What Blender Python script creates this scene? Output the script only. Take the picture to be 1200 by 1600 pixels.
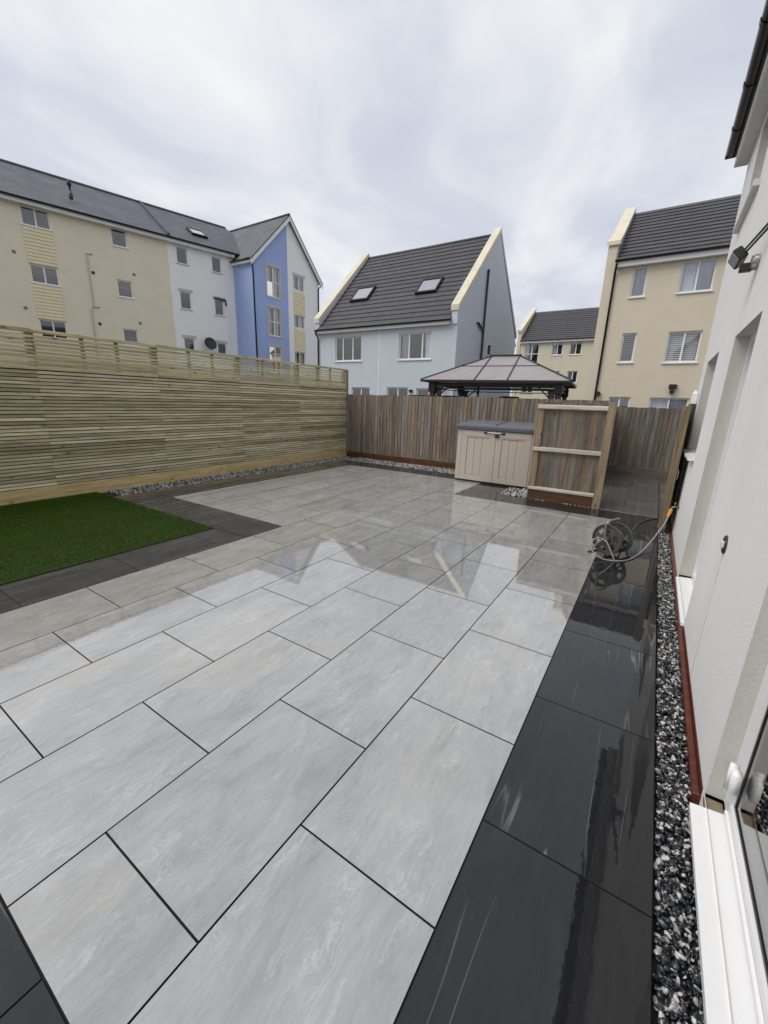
import bpy, bmesh, math, random
import numpy as np
from mathutils import Vector, Matrix, Euler

random.seed(7)
RNG = np.random.default_rng(11)
for o in list(bpy.data.objects):
    bpy.data.objects.remove(o, do_unlink=True)
scene = bpy.context.scene
COL = scene.collection
R = math.radians

# ------------------------------------------------------------------ camera
cam_d = bpy.data.cameras.new('camera')
cam = bpy.data.objects.new('camera', cam_d)
COL.objects.link(cam)
rx = Vector((0.83693695, 0.54639662, 0.03142091))
dn = Vector((0.16893724, -0.20330751, -0.96443054))
fw = Vector((-0.52057348, 0.81247572, -0.26246231))
m = Matrix.Identity(4)
for i in range(3):
    m[i][0] = rx[i]; m[i][1] = -dn[i]; m[i][2] = -fw[i]
m[0][3], m[1][3], m[2][3] = 0.3257, -0.9025, 1.6636
cam.matrix_world = m
cam_d.sensor_fit = 'VERTICAL'
cam_d.sensor_height = 36.0
cam_d.lens = 36.0 * 638.99 / 1600.0
cam_d.clip_start = 0.02
cam_d.clip_end = 3000
scene.camera = cam
scene.render.resolution_x = 768
scene.render.resolution_y = 1024

# ------------------------------------------------------------------ world, sun, exposure
SUN_EL, SUN_AZ = 54.0, 222.0            # azimuth measured from +Y clockwise
w = bpy.data.worlds.new('World'); scene.world = w; w.use_nodes = True
nt = w.node_tree; nt.nodes.clear()
N = nt.nodes.new; L = nt.links.new
out = N('ShaderNodeOutputWorld'); bg = N('ShaderNodeBackground'); L(bg.outputs[0], out.inputs[0])
sky = N('ShaderNodeTexSky'); sky.sky_type = 'NISHITA'; sky.sun_disc = False
sky.sun_elevation = R(SUN_EL); sky.sun_rotation = R(SUN_AZ); sky.air_density = 1.2; sky.dust_density = 3.0
tc = N('ShaderNodeTexCoord'); sep = N('ShaderNodeSeparateXYZ'); L(tc.outputs['Generated'], sep.inputs[0])
def mth(op, a, b=None, c=None):
    n = N('ShaderNodeMath'); n.operation = op
    for i, v in enumerate((a, b, c)):
        if v is None: continue
        if isinstance(v, (int, float)): n.inputs[i].default_value = v
        else: L(v, n.inputs[i])
    return n.outputs[0]
zz = mth('ADD', mth('MAXIMUM', sep.outputs[2], 0.0), 0.22)
comb = N('ShaderNodeCombineXYZ')
L(mth('DIVIDE', sep.outputs[0], zz), comb.inputs[0]); L(mth('DIVIDE', sep.outputs[1], zz), comb.inputs[1])
mp = N('ShaderNodeMapping'); L(comb.outputs[0], mp.inputs[0]); mp.inputs['Rotation'].default_value = (0, 0, R(32)); mp.inputs['Scale'].default_value = (1.0, 0.7, 1); mp.inputs['Location'].default_value = (3.1, 1.7, 0)
n1 = N('ShaderNodeTexNoise'); L(mp.outputs[0], n1.inputs['Vector'])
n1.inputs['Scale'].default_value = 2.3; n1.inputs['Detail'].default_value = 6; n1.inputs['Roughness'].default_value = .5; n1.inputs['Distortion'].default_value = .5
n2 = N('ShaderNodeTexNoise'); L(mp.outputs[0], n2.inputs['Vector'])
n2.inputs['Scale'].default_value = 1.0; n2.inputs['Detail'].default_value = 3
cl = mth('ADD', mth('MULTIPLY', n1.outputs[0], .62), mth('MULTIPLY', n2.outputs[0], .38))
cr = N('ShaderNodeValToRGB'); L(cl, cr.inputs[0])
e = cr.color_ramp.elements
e[0].position = .40; e[0].color = (4.9, 5.2, 5.9, 1)
e[1].position = .63; e[1].color = (7.5, 7.45, 7.55, 1)
k = e.new(.465); k.color = (5.35, 5.6, 6.2, 1)
k = e.new(.53); k.color = (6.2, 6.35, 6.75, 1)
mx = N('ShaderNodeMix'); mx.data_type = 'RGBA'; mx.inputs[0].default_value = .93
L(sky.outputs[0], mx.inputs[6]); L(cr.outputs[0], mx.inputs[7])
L(mx.outputs[2], bg.inputs[0]); bg.inputs[1].default_value = .1

sd = bpy.data.lights.new('sun', 'SUN'); sd.energy = 1.5; sd.angle = R(38); sd.color = (1, .96, .9)
sun = bpy.data.objects.new('sun', sd); COL.objects.link(sun)
el, az = R(SUN_EL), R(SUN_AZ)
to_sun = Vector((math.sin(az)*math.cos(el), math.cos(az)*math.cos(el), math.sin(el)))
sun.rotation_euler = to_sun.to_track_quat('Z', 'Y').to_euler()
sun.location = to_sun * 40
vs = scene.view_settings
vs.view_transform = 'Standard'; vs.look = 'None'; vs.gamma = 1; vs.use_curve_mapping = False; vs.exposure = 0.38

# ------------------------------------------------------------------ node helpers
class NB:
    def __init__(s, name):
        s.m = bpy.data.materials.new(name); s.m.use_nodes = True
        s.t = s.m.node_tree; s.t.nodes.clear()
        s.out = s.n('ShaderNodeOutputMaterial'); s.p = s.n('ShaderNodeBsdfPrincipled')
        s.l(s.p.outputs[0], s.out.inputs[0])
    def n(s, t, **k):
        x = s.t.nodes.new(t)
        for a, v in k.items(): setattr(x, a, v)
        return x
    def l(s, a, b): s.t.links.new(a, b)
    def set(s, sock, v):
        if hasattr(v, 'is_output'): s.l(v, sock)
        else:
            if isinstance(v, tuple) and len(v) == 3 and sock.type == 'RGBA': v = (*v, 1)
            sock.default_value = v
    def math(s, op, a, b=None, clamp=False):
        x = s.n('ShaderNodeMath', operation=op, use_clamp=clamp)
        s.set(x.inputs[0], a)
        if b is not None: s.set(x.inputs[1], b)
        return x.outputs[0]
    def mix(s, f, a, b, mode='MIX'):
        x = s.n('ShaderNodeMix', data_type='RGBA', blend_type=mode)
        s.set(x.inputs[0], f); s.set(x.inputs[6], a); s.set(x.inputs[7], b)
        return x.outputs[2]
    def ramp(s, f, *st):
        x = s.n('ShaderNodeValToRGB'); s.set(x.inputs[0], f)
        el = x.color_ramp.elements
        while len(el) < len(st): el.new(.5)
        for q, (p, c) in zip(el, st):
            q.position = p; q.color = (c, c, c, 1) if isinstance(c, (int, float)) else (*c, 1)
        return x.outputs[0]
    def objco(s, scale=(1, 1, 1), rot=(0, 0, 0), rnd=0.0):
        t = s.n('ShaderNodeTexCoord'); v = t.outputs['Object']
        if rnd:
            oi = s.n('ShaderNodeObjectInfo'); cb = s.n('ShaderNodeCombineXYZ')
            s.l(s.math('MULTIPLY', oi.outputs['Random'], 37.0*rnd), cb.inputs[0]); s.l(s.math('MULTIPLY', oi.outputs['Random'], 91.0*rnd), cb.inputs[1]); s.l(s.math('MULTIPLY', oi.outputs['Random'], 53.0*rnd), cb.inputs[2])
            a = s.n('ShaderNodeVectorMath', operation='ADD'); s.l(v, a.inputs[0]); s.l(cb.outputs[0], a.inputs[1]); v = a.outputs[0]
        mp = s.n('ShaderNodeMapping'); s.l(v, mp.inputs[0]); mp.inputs['Scale'].default_value = scale; mp.inputs['Rotation'].default_value = rot
        return mp.outputs[0]
    def worldco(s, scale=(1, 1, 1)):
        g = s.n('ShaderNodeNewGeometry'); mp = s.n('ShaderNodeMapping'); s.l(g.outputs['Position'], mp.inputs[0]); mp.inputs['Scale'].default_value = scale
        return mp.outputs[0]
    def noise(s, v, sc, det=4, rough=.5, dist=0):
        x = s.n('ShaderNodeTexNoise'); s.l(v, x.inputs['Vector'])
        x.inputs['Scale'].default_value = sc; x.inputs['Detail'].default_value = det; x.inputs['Roughness'].default_value = rough; x.inputs['Distortion'].default_value = dist
        return x.outputs[0]
    def rand(s): return s.n('ShaderNodeObjectInfo').outputs['Random']
    def bump(s, h, st, dist=.01):
        b = s.n('ShaderNodeBump'); b.inputs['Strength'].default_value = st; b.inputs['Distance'].default_value = dist; s.l(h, b.inputs['Height'])
        return b.outputs[0]
    def P(s, **k):
        for a, v in k.items(): s.set(s.p.inputs[a.replace('_', ' ')], v)
        return s

def pmat(name, col, rough=.7, var=.12, scale=3.0, bump=0, bscale=60, rnd=.0, spec=.5, metal=0, coat=0, dist=.01, stretch=(1, 1, 1)):
    b = NB(name); v = b.objco(stretch, rnd=1.0 if rnd else 0)
    f = b.ramp(b.noise(v, scale, 5, .6), (.3, 0.0), (.7, 1.0))
    c = b.mix(f, tuple(x*(1-var) for x in col), tuple(min(1, x*(1+var)) for x in col))
    if rnd:
        c = b.mix(1.0, c, b.ramp(b.rand(), (0, 1-rnd), (1, 1+rnd)), 'MULTIPLY')
    b.P(Base_Color=c, Roughness=rough, Specular_IOR_Level=spec, Metallic=metal, Coat_Weight=coat)
    if bump: b.P(Normal=b.bump(b.noise(v, bscale, 3, .6), bump, dist))
    return b.m

def wood(name, dark, mid, light, axis, rnd=.25, rough=.75, grain=1.0, knots=True, spec=.3, tint=None):
    """long grain runs along the given local axis"""
    b = NB(name)
    sc = [14*grain]*3; sc[axis] = .9*grain
    v = b.objco(tuple(sc), rnd=1.0)
    g = b.noise(v, 1.6, 6, .62, .6)
    sc2 = [70*grain]*3; sc2[axis] = 2.2*grain
    g2 = b.noise(b.objco(tuple(sc2), rnd=1.0), 1.5, 3, .6)
    f = b.math('ADD', b.math('MULTIPLY', g, .68), b.math('MULTIPLY', g2, .32))
    c = b.ramp(f, (.33, dark), (.5, mid), (.68, light))
    if knots:
        sk = [7.0]*3; sk[axis] = 2.6
        vo = b.n('ShaderNodeTexVoronoi'); b.l(b.objco(tuple(sk), rnd=1.0), vo.inputs['Vector']); vo.inputs['Scale'].default_value = 1.0
        kf = b.ramp(vo.outputs['Distance'], (.06, 1.0), (.13, 0.0))
        c = b.mix(b.math('MULTIPLY', kf, .75), c, tuple(x*.35 for x in dark))
    r = b.rand()
    c = b.mix(1.0, c, b.ramp(r, (0, 1-rnd), (1, 1+rnd)), 'MULTIPLY')
    if tint:
        r2 = b.math('FRACT', b.math('MULTIPLY', r, 17.31))
        c = b.mix(b.ramp(r2, (.35, 0.0), (1.0, 1.0)), c, b.mix(1.0, c, tint, 'MULTIPLY'))
    b.P(Base_Color=c, Roughness=rough, Specular_IOR_Level=spec, Normal=b.bump(f, .35, .004))
    return b.m

def glassmat(name, tint=(.85, .88, .9), ior=1.52, rough=.015, base=.10):
    b = NB(name)
    tr = b.n('ShaderNodeBsdfTransparent'); tr.inputs[0].default_value = (*tint, 1)
    gl = b.n('ShaderNodeBsdfGlossy'); gl.inputs['Roughness'].default_value = rough
    fr = b.n('ShaderNodeFresnel'); fr.inputs['IOR'].default_value = ior
    mxs = b.n('ShaderNodeMixShader'); b.l(b.math('ADD', b.math('MULTIPLY', fr.outputs[0], 1.5), base, True), mxs.inputs[0])
    b.l(tr.outputs[0], mxs.inputs[1]); b.l(gl.outputs[0], mxs.inputs[2]); b.l(mxs.outputs[0], b.out.inputs[0])
    b.t.nodes.remove(b.p)
    return b.m

def light_tile():
    b = NB('light_porcelain')
    warp = b.n('ShaderNodeTexNoise'); b.l(b.objco((3, 1.5, 1), rnd=1), warp.inputs['Vector']); warp.inputs['Scale'].default_value = 1.6; warp.inputs['Detail'].default_value = 3
    def co(scale, rot, amt=.25):
        v = b.objco((1, 1, 1), rnd=1)
        sub = b.n('ShaderNodeVectorMath', operation='MULTIPLY_ADD'); b.l(warp.outputs['Color'], sub.inputs[0]); sub.inputs[1].default_value = (amt, amt, 0); b.l(v, sub.inputs[2])
        mp = b.n('ShaderNodeMapping'); b.l(sub.outputs[0], mp.inputs[0]); mp.inputs['Scale'].default_value = scale; mp.inputs['Rotation'].default_value = (0, 0, R(rot))
        return mp.outputs[0]
    n1 = b.noise(co((3.2, 1.1, 1), 10), 1.6, 9, .66, .4)
    n2 = b.noise(co((20, 4.0, 1), 13, .12), 1.7, 7, .7, .3)
    gr = b.noise(b.objco((90, 40, 60), rnd=1), 1.3, 5, .75)
    f = b.math('ADD', b.math('ADD', b.math('MULTIPLY', n1, .46), b.math('MULTIPLY', n2, .36)), b.math('MULTIPLY', gr, .18))
    c = b.ramp(f, (.34, (.17, .168, .158)), (.46, (.275, .273, .262)), (.55, (.33, .328, .316)), (.67, (.43, .427, .413)))
    for sc, rt, th, am in (((5.0, 1.0, 1), 12, .012, .5), ((9.0, 2.2, 1), 16, .012, .4)):
        vein = b.noise(co(sc, rt, .2), 1.1, 8, .66, .6)
        vf = b.ramp(b.math('ABSOLUTE', b.math('SUBTRACT', vein, .5)), (0.0, 1.0), (th*.8, 0.0))
        vm = b.ramp(b.noise(b.objco((3, 1.4, 1), rnd=1), 1.9, 4, .6), (.47, 0.0), (.60, am))
        c = b.mix(b.math('MULTIPLY', vf, vm), c, (.60, .60, .58))
    st = b.ramp(b.noise(b.objco((1.5, .8, 1), rnd=1), 1.7, 4, .6), (.52, 0.0), (.72, .6))
    c = b.mix(st, c, b.mix(1.0, c, (1.0, .97, .87), 'MULTIPLY'))
    dk = b.ramp(b.noise(co((5, 1.6, 1), 9, .3), 1.3, 8, .7, .5), (.55, 0.0), (.68, .5))
    c = b.mix(dk, c, (.16, .16, .152))
    c = b.mix(1.0, c, b.ramp(b.rand(), (0, .93), (1, 1.06)), 'MULTIPLY')
    hb = b.math('ADD', b.math('MULTIPLY', n2, .5), b.math('MULTIPLY', b.noise(b.worldco((55, 55, 55)), 1.0, 5, .65), .5))
    swell = b.noise(b.worldco((30, 30, 30)), 1.0, 2, .5)
    nb = b.bump(hb, .3, .003)
    bc = b.n('ShaderNodeBump'); bc.inputs['Strength'].default_value = .035; bc.inputs['Distance'].default_value = .004
    b.l(b.math('ADD', b.math('MULTIPLY', hb, .15), b.math('MULTIPLY', swell, .85)), bc.inputs['Height'])
    wet = b.noise(b.worldco((1.1, .8, 1)), 1.0, 5, .6, .4)
    b.P(Base_Color=c, Roughness=.62, Specular_IOR_Level=.4, Normal=nb, Coat_Weight=b.ramp(wet, (.30, .85), (.5, 1.0)),
        Coat_Roughness=b.ramp(wet, (.26, .06), (.40, .006)), Coat_IOR=3.0, Coat_Normal=bc.outputs[0])
    return b.m

def dark_tile(name, base, vein_amt, wetlo, coat_ior=1.55, lines=False):
    b = NB(name)
    n1 = b.noise(b.objco((4, 1.2, 1), (0, 0, R(5)), rnd=1), 1.8, 8, .65, .8)
    n2 = b.noise(b.objco((26, 2.2, 1), (0, 0, R(7)), rnd=1), 1.6, 6, .68, .6)
    f = b.math('ADD', b.math('MULTIPLY', n1, .5), b.math('MULTIPLY', n2, .5))
    c = b.ramp(f, (.32, tuple(x*.62 for x in base)), (.5, base), (.72, tuple(x*1.75 for x in base)))
    vein = b.noise(b.objco((3.0, .16, 1), (0, 0, R(-5)), rnd=1), 1.4, 3, .5, .12)
    vf = b.ramp(b.math('ABSOLUTE', b.math('SUBTRACT', vein, .5)), (0.0, 1.0), (.0045, 0.0))
    vm = b.ramp(b.noise(b.objco((2, 1.0, 1), rnd=1), 1.7, 4), (.46, 0.0), (.62, vein_amt))
    c = b.mix(b.math('MULTIPLY', vf, vm), c, (.19, .19, .19))
    sm = b.ramp(b.noise(b.objco((5, 1.5, 1), rnd=1), 2.0, 7, .7, .6), (.60, 0.0), (.78, .10))
    c = b.mix(sm, c, (.15, .145, .14))
    c = b.mix(1.0, c, b.ramp(b.rand(), (0, .86), (1, 1.12)), 'MULTIPLY')
    hb = b.math('ADD', b.math('MULTIPLY', n2, .5), b.math('MULTIPLY', b.noise(b.worldco((38, 38, 38)), 1.0, 4, .6), .5))
    swell = b.noise(b.worldco((24, 24, 24)), 1.0, 2, .5)
    bc = b.n('ShaderNodeBump'); bc.inputs['Strength'].default_value = .04; bc.inputs['Distance'].default_value = .004
    b.l(b.math('ADD', b.math('MULTIPLY', hb, .15), b.math('MULTIPLY', swell, .85)), bc.inputs['Height'])
    wet = b.noise(b.worldco((1.3, 1.0, 1)), 1.0, 5, .6, .4)
    b.P(Base_Color=c, Roughness=.6, Specular_IOR_Level=.1, Normal=b.bump(hb, .3, .003),
        Coat_Weight=b.ramp(wet, (.30, wetlo), (.52, 1.0)), Coat_Roughness=b.ramp(wet, (.26, .07), (.40, .006)), Coat_IOR=coat_ior, Coat_Normal=bc.outputs[0])
    return b.m

def stone_mat():
    b = NB('gravel_stone')
    a = b.n('ShaderNodeAttribute', attribute_name='shade')
    c = b.ramp(a.outputs['Fac'], (0.0, (.005, .006, .008)), (.46, (.014, .016, .020)), (.60, (.05, .055, .06)), (.70, (.22, .22, .22)), (1.0, (.62, .61, .59)))
    n = b.noise(b.objco((1, 1, 1)), 90, 4, .6)
    c = b.mix(1.0, c, b.ramp(n, (.3, .75), (.7, 1.2)), 'MULTIPLY')
    b.P(Base_Color=c, Roughness=.34, Specular_IOR_Level=.5, Coat_Weight=.25, Coat_Roughness=.15)
    return b.m

def render_wall(name, col, var=.05, bump=.5, bscale=170, streak=.06):
    b = NB(name)
    v = b.objco((1, 1, 1))
    f = b.noise(v, 1.1, 5, .6)
    s = b.noise(b.objco((2.2, 2.2, .12)), 2.0, 5, .6)
    c = b.mix(b.ramp(f, (.3, 0.0), (.7, 1.0)), tuple(x*(1-var) for x in col), tuple(min(.92, x*(1+var)) for x in col))
    c = b.mix(b.ramp(s, (.55, 0.0), (.8, streak*4)), c, tuple(x*.78 for x in col))
    fine = b.noise(v, bscale, 3, .7)
    c = b.mix(1.0, c, b.ramp(fine, (.28, .86), (.58, 1.03)), 'MULTIPLY')
    b.P(Base_Color=c, Roughness=.88, Specular_IOR_Level=.25, Normal=b.bump(fine, bump, .006))
    return b.m

def slate_roof(name, col, rows=.25, wid=.30):
    b = NB(name)
    v = b.objco((1, 1, 1))
    br = b.n('ShaderNodeTexBrick'); b.l(v, br.inputs['Vector'])
    br.inputs['Scale'].default_value = 1.0; br.inputs['Brick Width'].default_value = wid; br.inputs['Row Height'].default_value = rows
    br.inputs['Mortar Size'].default_value = .012; br.inputs['Color1'].default_value = (*[x*.86 for x in col], 1); br.inputs['Color2'].default_value = (*[x*1.15 for x in col], 1); br.inputs['Mortar'].default_value = (*[x*.55 for x in col], 1)
    c = b.mix(1.0, br.outputs[0], b.ramp(b.noise(v, .7, 5), (.3, .85), (.7, 1.15)), 'MULTIPLY')
    b.P(Base_Color=c, Roughness=.6, Specular_IOR_Level=.4, Normal=b.bump(br.outputs['Fac'], -.3, .01))
    return b.m

M = {}
M['light'] = light_tile()
M['dark'] = dark_tile('charcoal_porcelain', (.012, .0125, .014), .75, .9, 1.5)
M['dark_dry'] = dark_tile('charcoal_porcelain_matt', (.040, .040, .041), .35, .25, 1.4)
M['alley'] = dark_tile('wet_slate_slab', (.085, .08, .075), .4, .7, 1.5)
M['grout'] = pmat('dark_grout', (.012, .012, .012), .8, .2)
M['soil'] = pmat('ground_soil', (.09, .085, .06), .95, .35, 1.2, .4, 20)
M['bed'] = pmat('dark_gravel_bed', (.012, .012, .013), .8, .3, 40)
M['stone'] = stone_mat()
M['grass_base'] = pmat('lawn_backing', (.02, .045, .002), .95, .3, 40)
def grassmat():
    b = NB('artificial_grass_blade')
    a = b.n('ShaderNodeAttribute', attribute_name='shade')
    c = b.ramp(a.outputs['Fac'], (0.0, (.024, .056, .0015)), (.5, (.046, .098, .003)), (.9, (.066, .125, .005)), (1.0, (.09, .15, .012)))
    pat = b.noise(b.worldco((1, 1, 1)), 1.1, 4)
    c = b.mix(1.0, c, b.ramp(pat, (.3, .82), (.7, 1.15)), 'MULTIPLY')
    b.P(Base_Color=c, Roughness=.7, Specular_IOR_Level=.06)
    return b.m
M['grass'] = grassmat()
M['slat'] = wood('pressure_treated_slat', (.27, .225, .125), (.54, .48, .315), (.74, .68, .49), 1, .36, tint=(.78, .75, .68))
M['slat_top'] = wood('pressure_treated_trellis_slat', (.29, .245, .125), (.53, .475, .29), (.70, .64, .44), 1, .20, tint=(.92, .84, .70))
M['post'] = wood('treated_post', (.13, .105, .05), (.22, .185, .10), (.30, .26, .155), 2, .15)
M['sleeper'] = wood('new_sleeper_timber', (.36, .25, .10), (.58, .44, .21), (.72, .58, .32), 1, .10)
M['feather'] = wood('weathered_feather_edge', (.085, .072, .060), (.19, .165, .14), (.32, .29, .255), 2, .28, tint=(1.08, .93, .76))
M['feather_grey'] = wood('grey_weathered_board', (.075, .066, .058), (.155, .138, .122), (.25, .23, .205), 2, .25, tint=(1.08, .92, .78))
M['panel_board'] = wood('grey_brown_panel_board', (.062, .053, .044), (.135, .118, .10), (.22, .20, .172), 2, .2, tint=(1.12, .98, .82))
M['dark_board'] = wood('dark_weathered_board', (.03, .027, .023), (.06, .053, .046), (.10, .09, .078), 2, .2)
M['rail'] = wood('pale_weathered_rail', (.30, .26, .21), (.50, .45, .38), (.66, .62, .55), 0, .10)
M['gate_post'] = wood('brown_post', (.14, .10, .06), (.27, .205, .135), (.38, .30, .21), 2, .10)
M['wet_board'] = wood('wet_gravel_board', (.035, .014, .006), (.085, .036, .013), (.15, .07, .028), 0, .12, .38, spec=.5)
M['gravel_board'] = wood('grey_gravel_board', (.08, .06, .045), (.15, .12, .09), (.22, .18, .14), 0, .1)
M['gate'] = wood('gate_timber', (.085, .062, .036), (.17, .13, .08), (.27, .215, .14), 2, .2)
M['plinth'] = wood('red_stained_board', (.055, .012, .006), (.105, .024, .012), (.17, .05, .025), 1, .05, .4, spec=.5)
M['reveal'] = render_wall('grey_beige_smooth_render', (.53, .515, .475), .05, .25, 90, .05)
M['white_wall'] = render_wall('white_roughcast', (.87, .865, .85), .03, 1.0, 130)
M['cream'] = render_wall('cream_render', (.77, .70, .545), .04, .25, 60, .04)
M['cream2'] = render_wall('buff_render', (.66, .59, .465), .035, .2, 60, .03)
M['cream3'] = render_wall('pale_yellow_render', (.67, .615, .475), .035, .2, 60, .03)
M['offwhite'] = render_wall('off_white_render', (.86, .855, .84), .03, .2, 60, .04)
M['blue'] = render_wall('cornflower_blue_render', (.35, .44, .72), .04, .2, 60, .04)
M['paleblue'] = render_wall('pale_blue_render', (.57, .625, .675), .03, .25, 60, .05)
M['coping'] = pmat('cream_coping_stone', (.68, .625, .49), .8, .10, 2.0, .2, 40)
M['surround'] = pmat('stone_window_surround', (.55, .50, .45), .8, .06)
M['upvc'] = pmat('white_upvc', (.80, .80, .80), .3, .02)
M['fascia'] = pmat('white_fascia', (.76, .76, .75), .4, .03)
M['soffit'] = pmat('grey_white_soffit', (.60, .59, .57), .5, .03)
M['black_pvc'] = pmat('black_plastic_gutter', (.010, .010, .011), .28, .1)
M['tile_roof'] = pmat('charcoal_roof_tile', (.060, .058, .062), .55, .22, 1.6, .25, 30, .10, stretch=(1.4, 1.4, 1.4))
M['slate'] = slate_roof('grey_slate_roof', (.105, .112, .128))
M['ridge'] = pmat('grey_ridge_tile', (.075, .08, .09), .6, .15)
M['lead'] = pmat('lead_flashing', (.16, .17, .18), .5, .15)
M['cladding'] = pmat('cream_weatherboard', (.74, .65, .43), .6, .05, 4)
M['glass'] = glassmat('window_glass')
M['sky_glass'] = glassmat('roof_window_glass', (.9, .92, .94), 1.8, base=.55)
M['door_glass'] = glassmat('patio_door_glass', (.80, .88, .85), 1.5)
M['room'] = pmat('room_interior', (.045, .045, .047), .9, .2)
M['floor_in'] = pmat('indoor_floor', (.30, .32, .31), .5, .1)
M['curtain'] = pmat('pale_grey_curtain', (.78, .80, .86), .9, .05, 8)
M['curtain2'] = pmat('cream_curtain', (.78, .75, .68), .9, .05, 8)
M['blind'] = pmat('white_blind', (.72, .72, .70), .6, .03)
M['shed'] = pmat('taupe_resin', (.45, .40, .34), .62, .06, 9, .18, 130, stretch=(6, 6, .6))
M['shed_lid'] = pmat('grey_resin_lid', (.085, .092, .105), .42, .12, 8, .15, 90)
M['black'] = pmat('black_plastic', (.014, .014, .015), .4, .2)
M['reel'] = pmat('dark_green_grey_plastic', (.055, .060, .056), .45, .15)
M['reel_red'] = pmat('maroon_plastic', (.10, .022, .03), .4, .1)
M['tube'] = pmat('grey_steel_tube', (.30, .30, .30), .35, .08, metal=.6)
M['hose'] = pmat('grey_green_hose', (.30, .29, .255), .45, .10, 12)
M['hose_dark'] = pmat('dark_grey_hose', (.10, .10, .10), .45, .10, 12)
M['orange'] = pmat('orange_connector', (.62, .27, .06), .4, .08)
M['brass'] = pmat('dull_brass', (.28, .22, .13), .4, .15, metal=.8)
M['steel'] = pmat('galvanised_steel', (.42, .41, .40), .4, .12, metal=.85)
M['gaz_roof'] = pmat('mauve_polycarbonate', (.30, .262, .262), .32, .10, 2.5)
M['gaz_frame'] = pmat('dark_brown_metal', (.022, .016, .014), .45, .15)
M['gaz_post'] = pmat('red_brown_post', (.075, .030, .024), .5, .2, 6)
M['curtain_taupe'] = pmat('taupe_gazebo_curtain', (.24, .21, .19), .9, .10, 9)
M['lampglass'] = pmat('frosted_lamp_lens', (.32, .32, .31), .25, .05)
M['door_grey'] = pmat('sealant_brown', (.22, .17, .11), .8, .2, 14)

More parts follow.
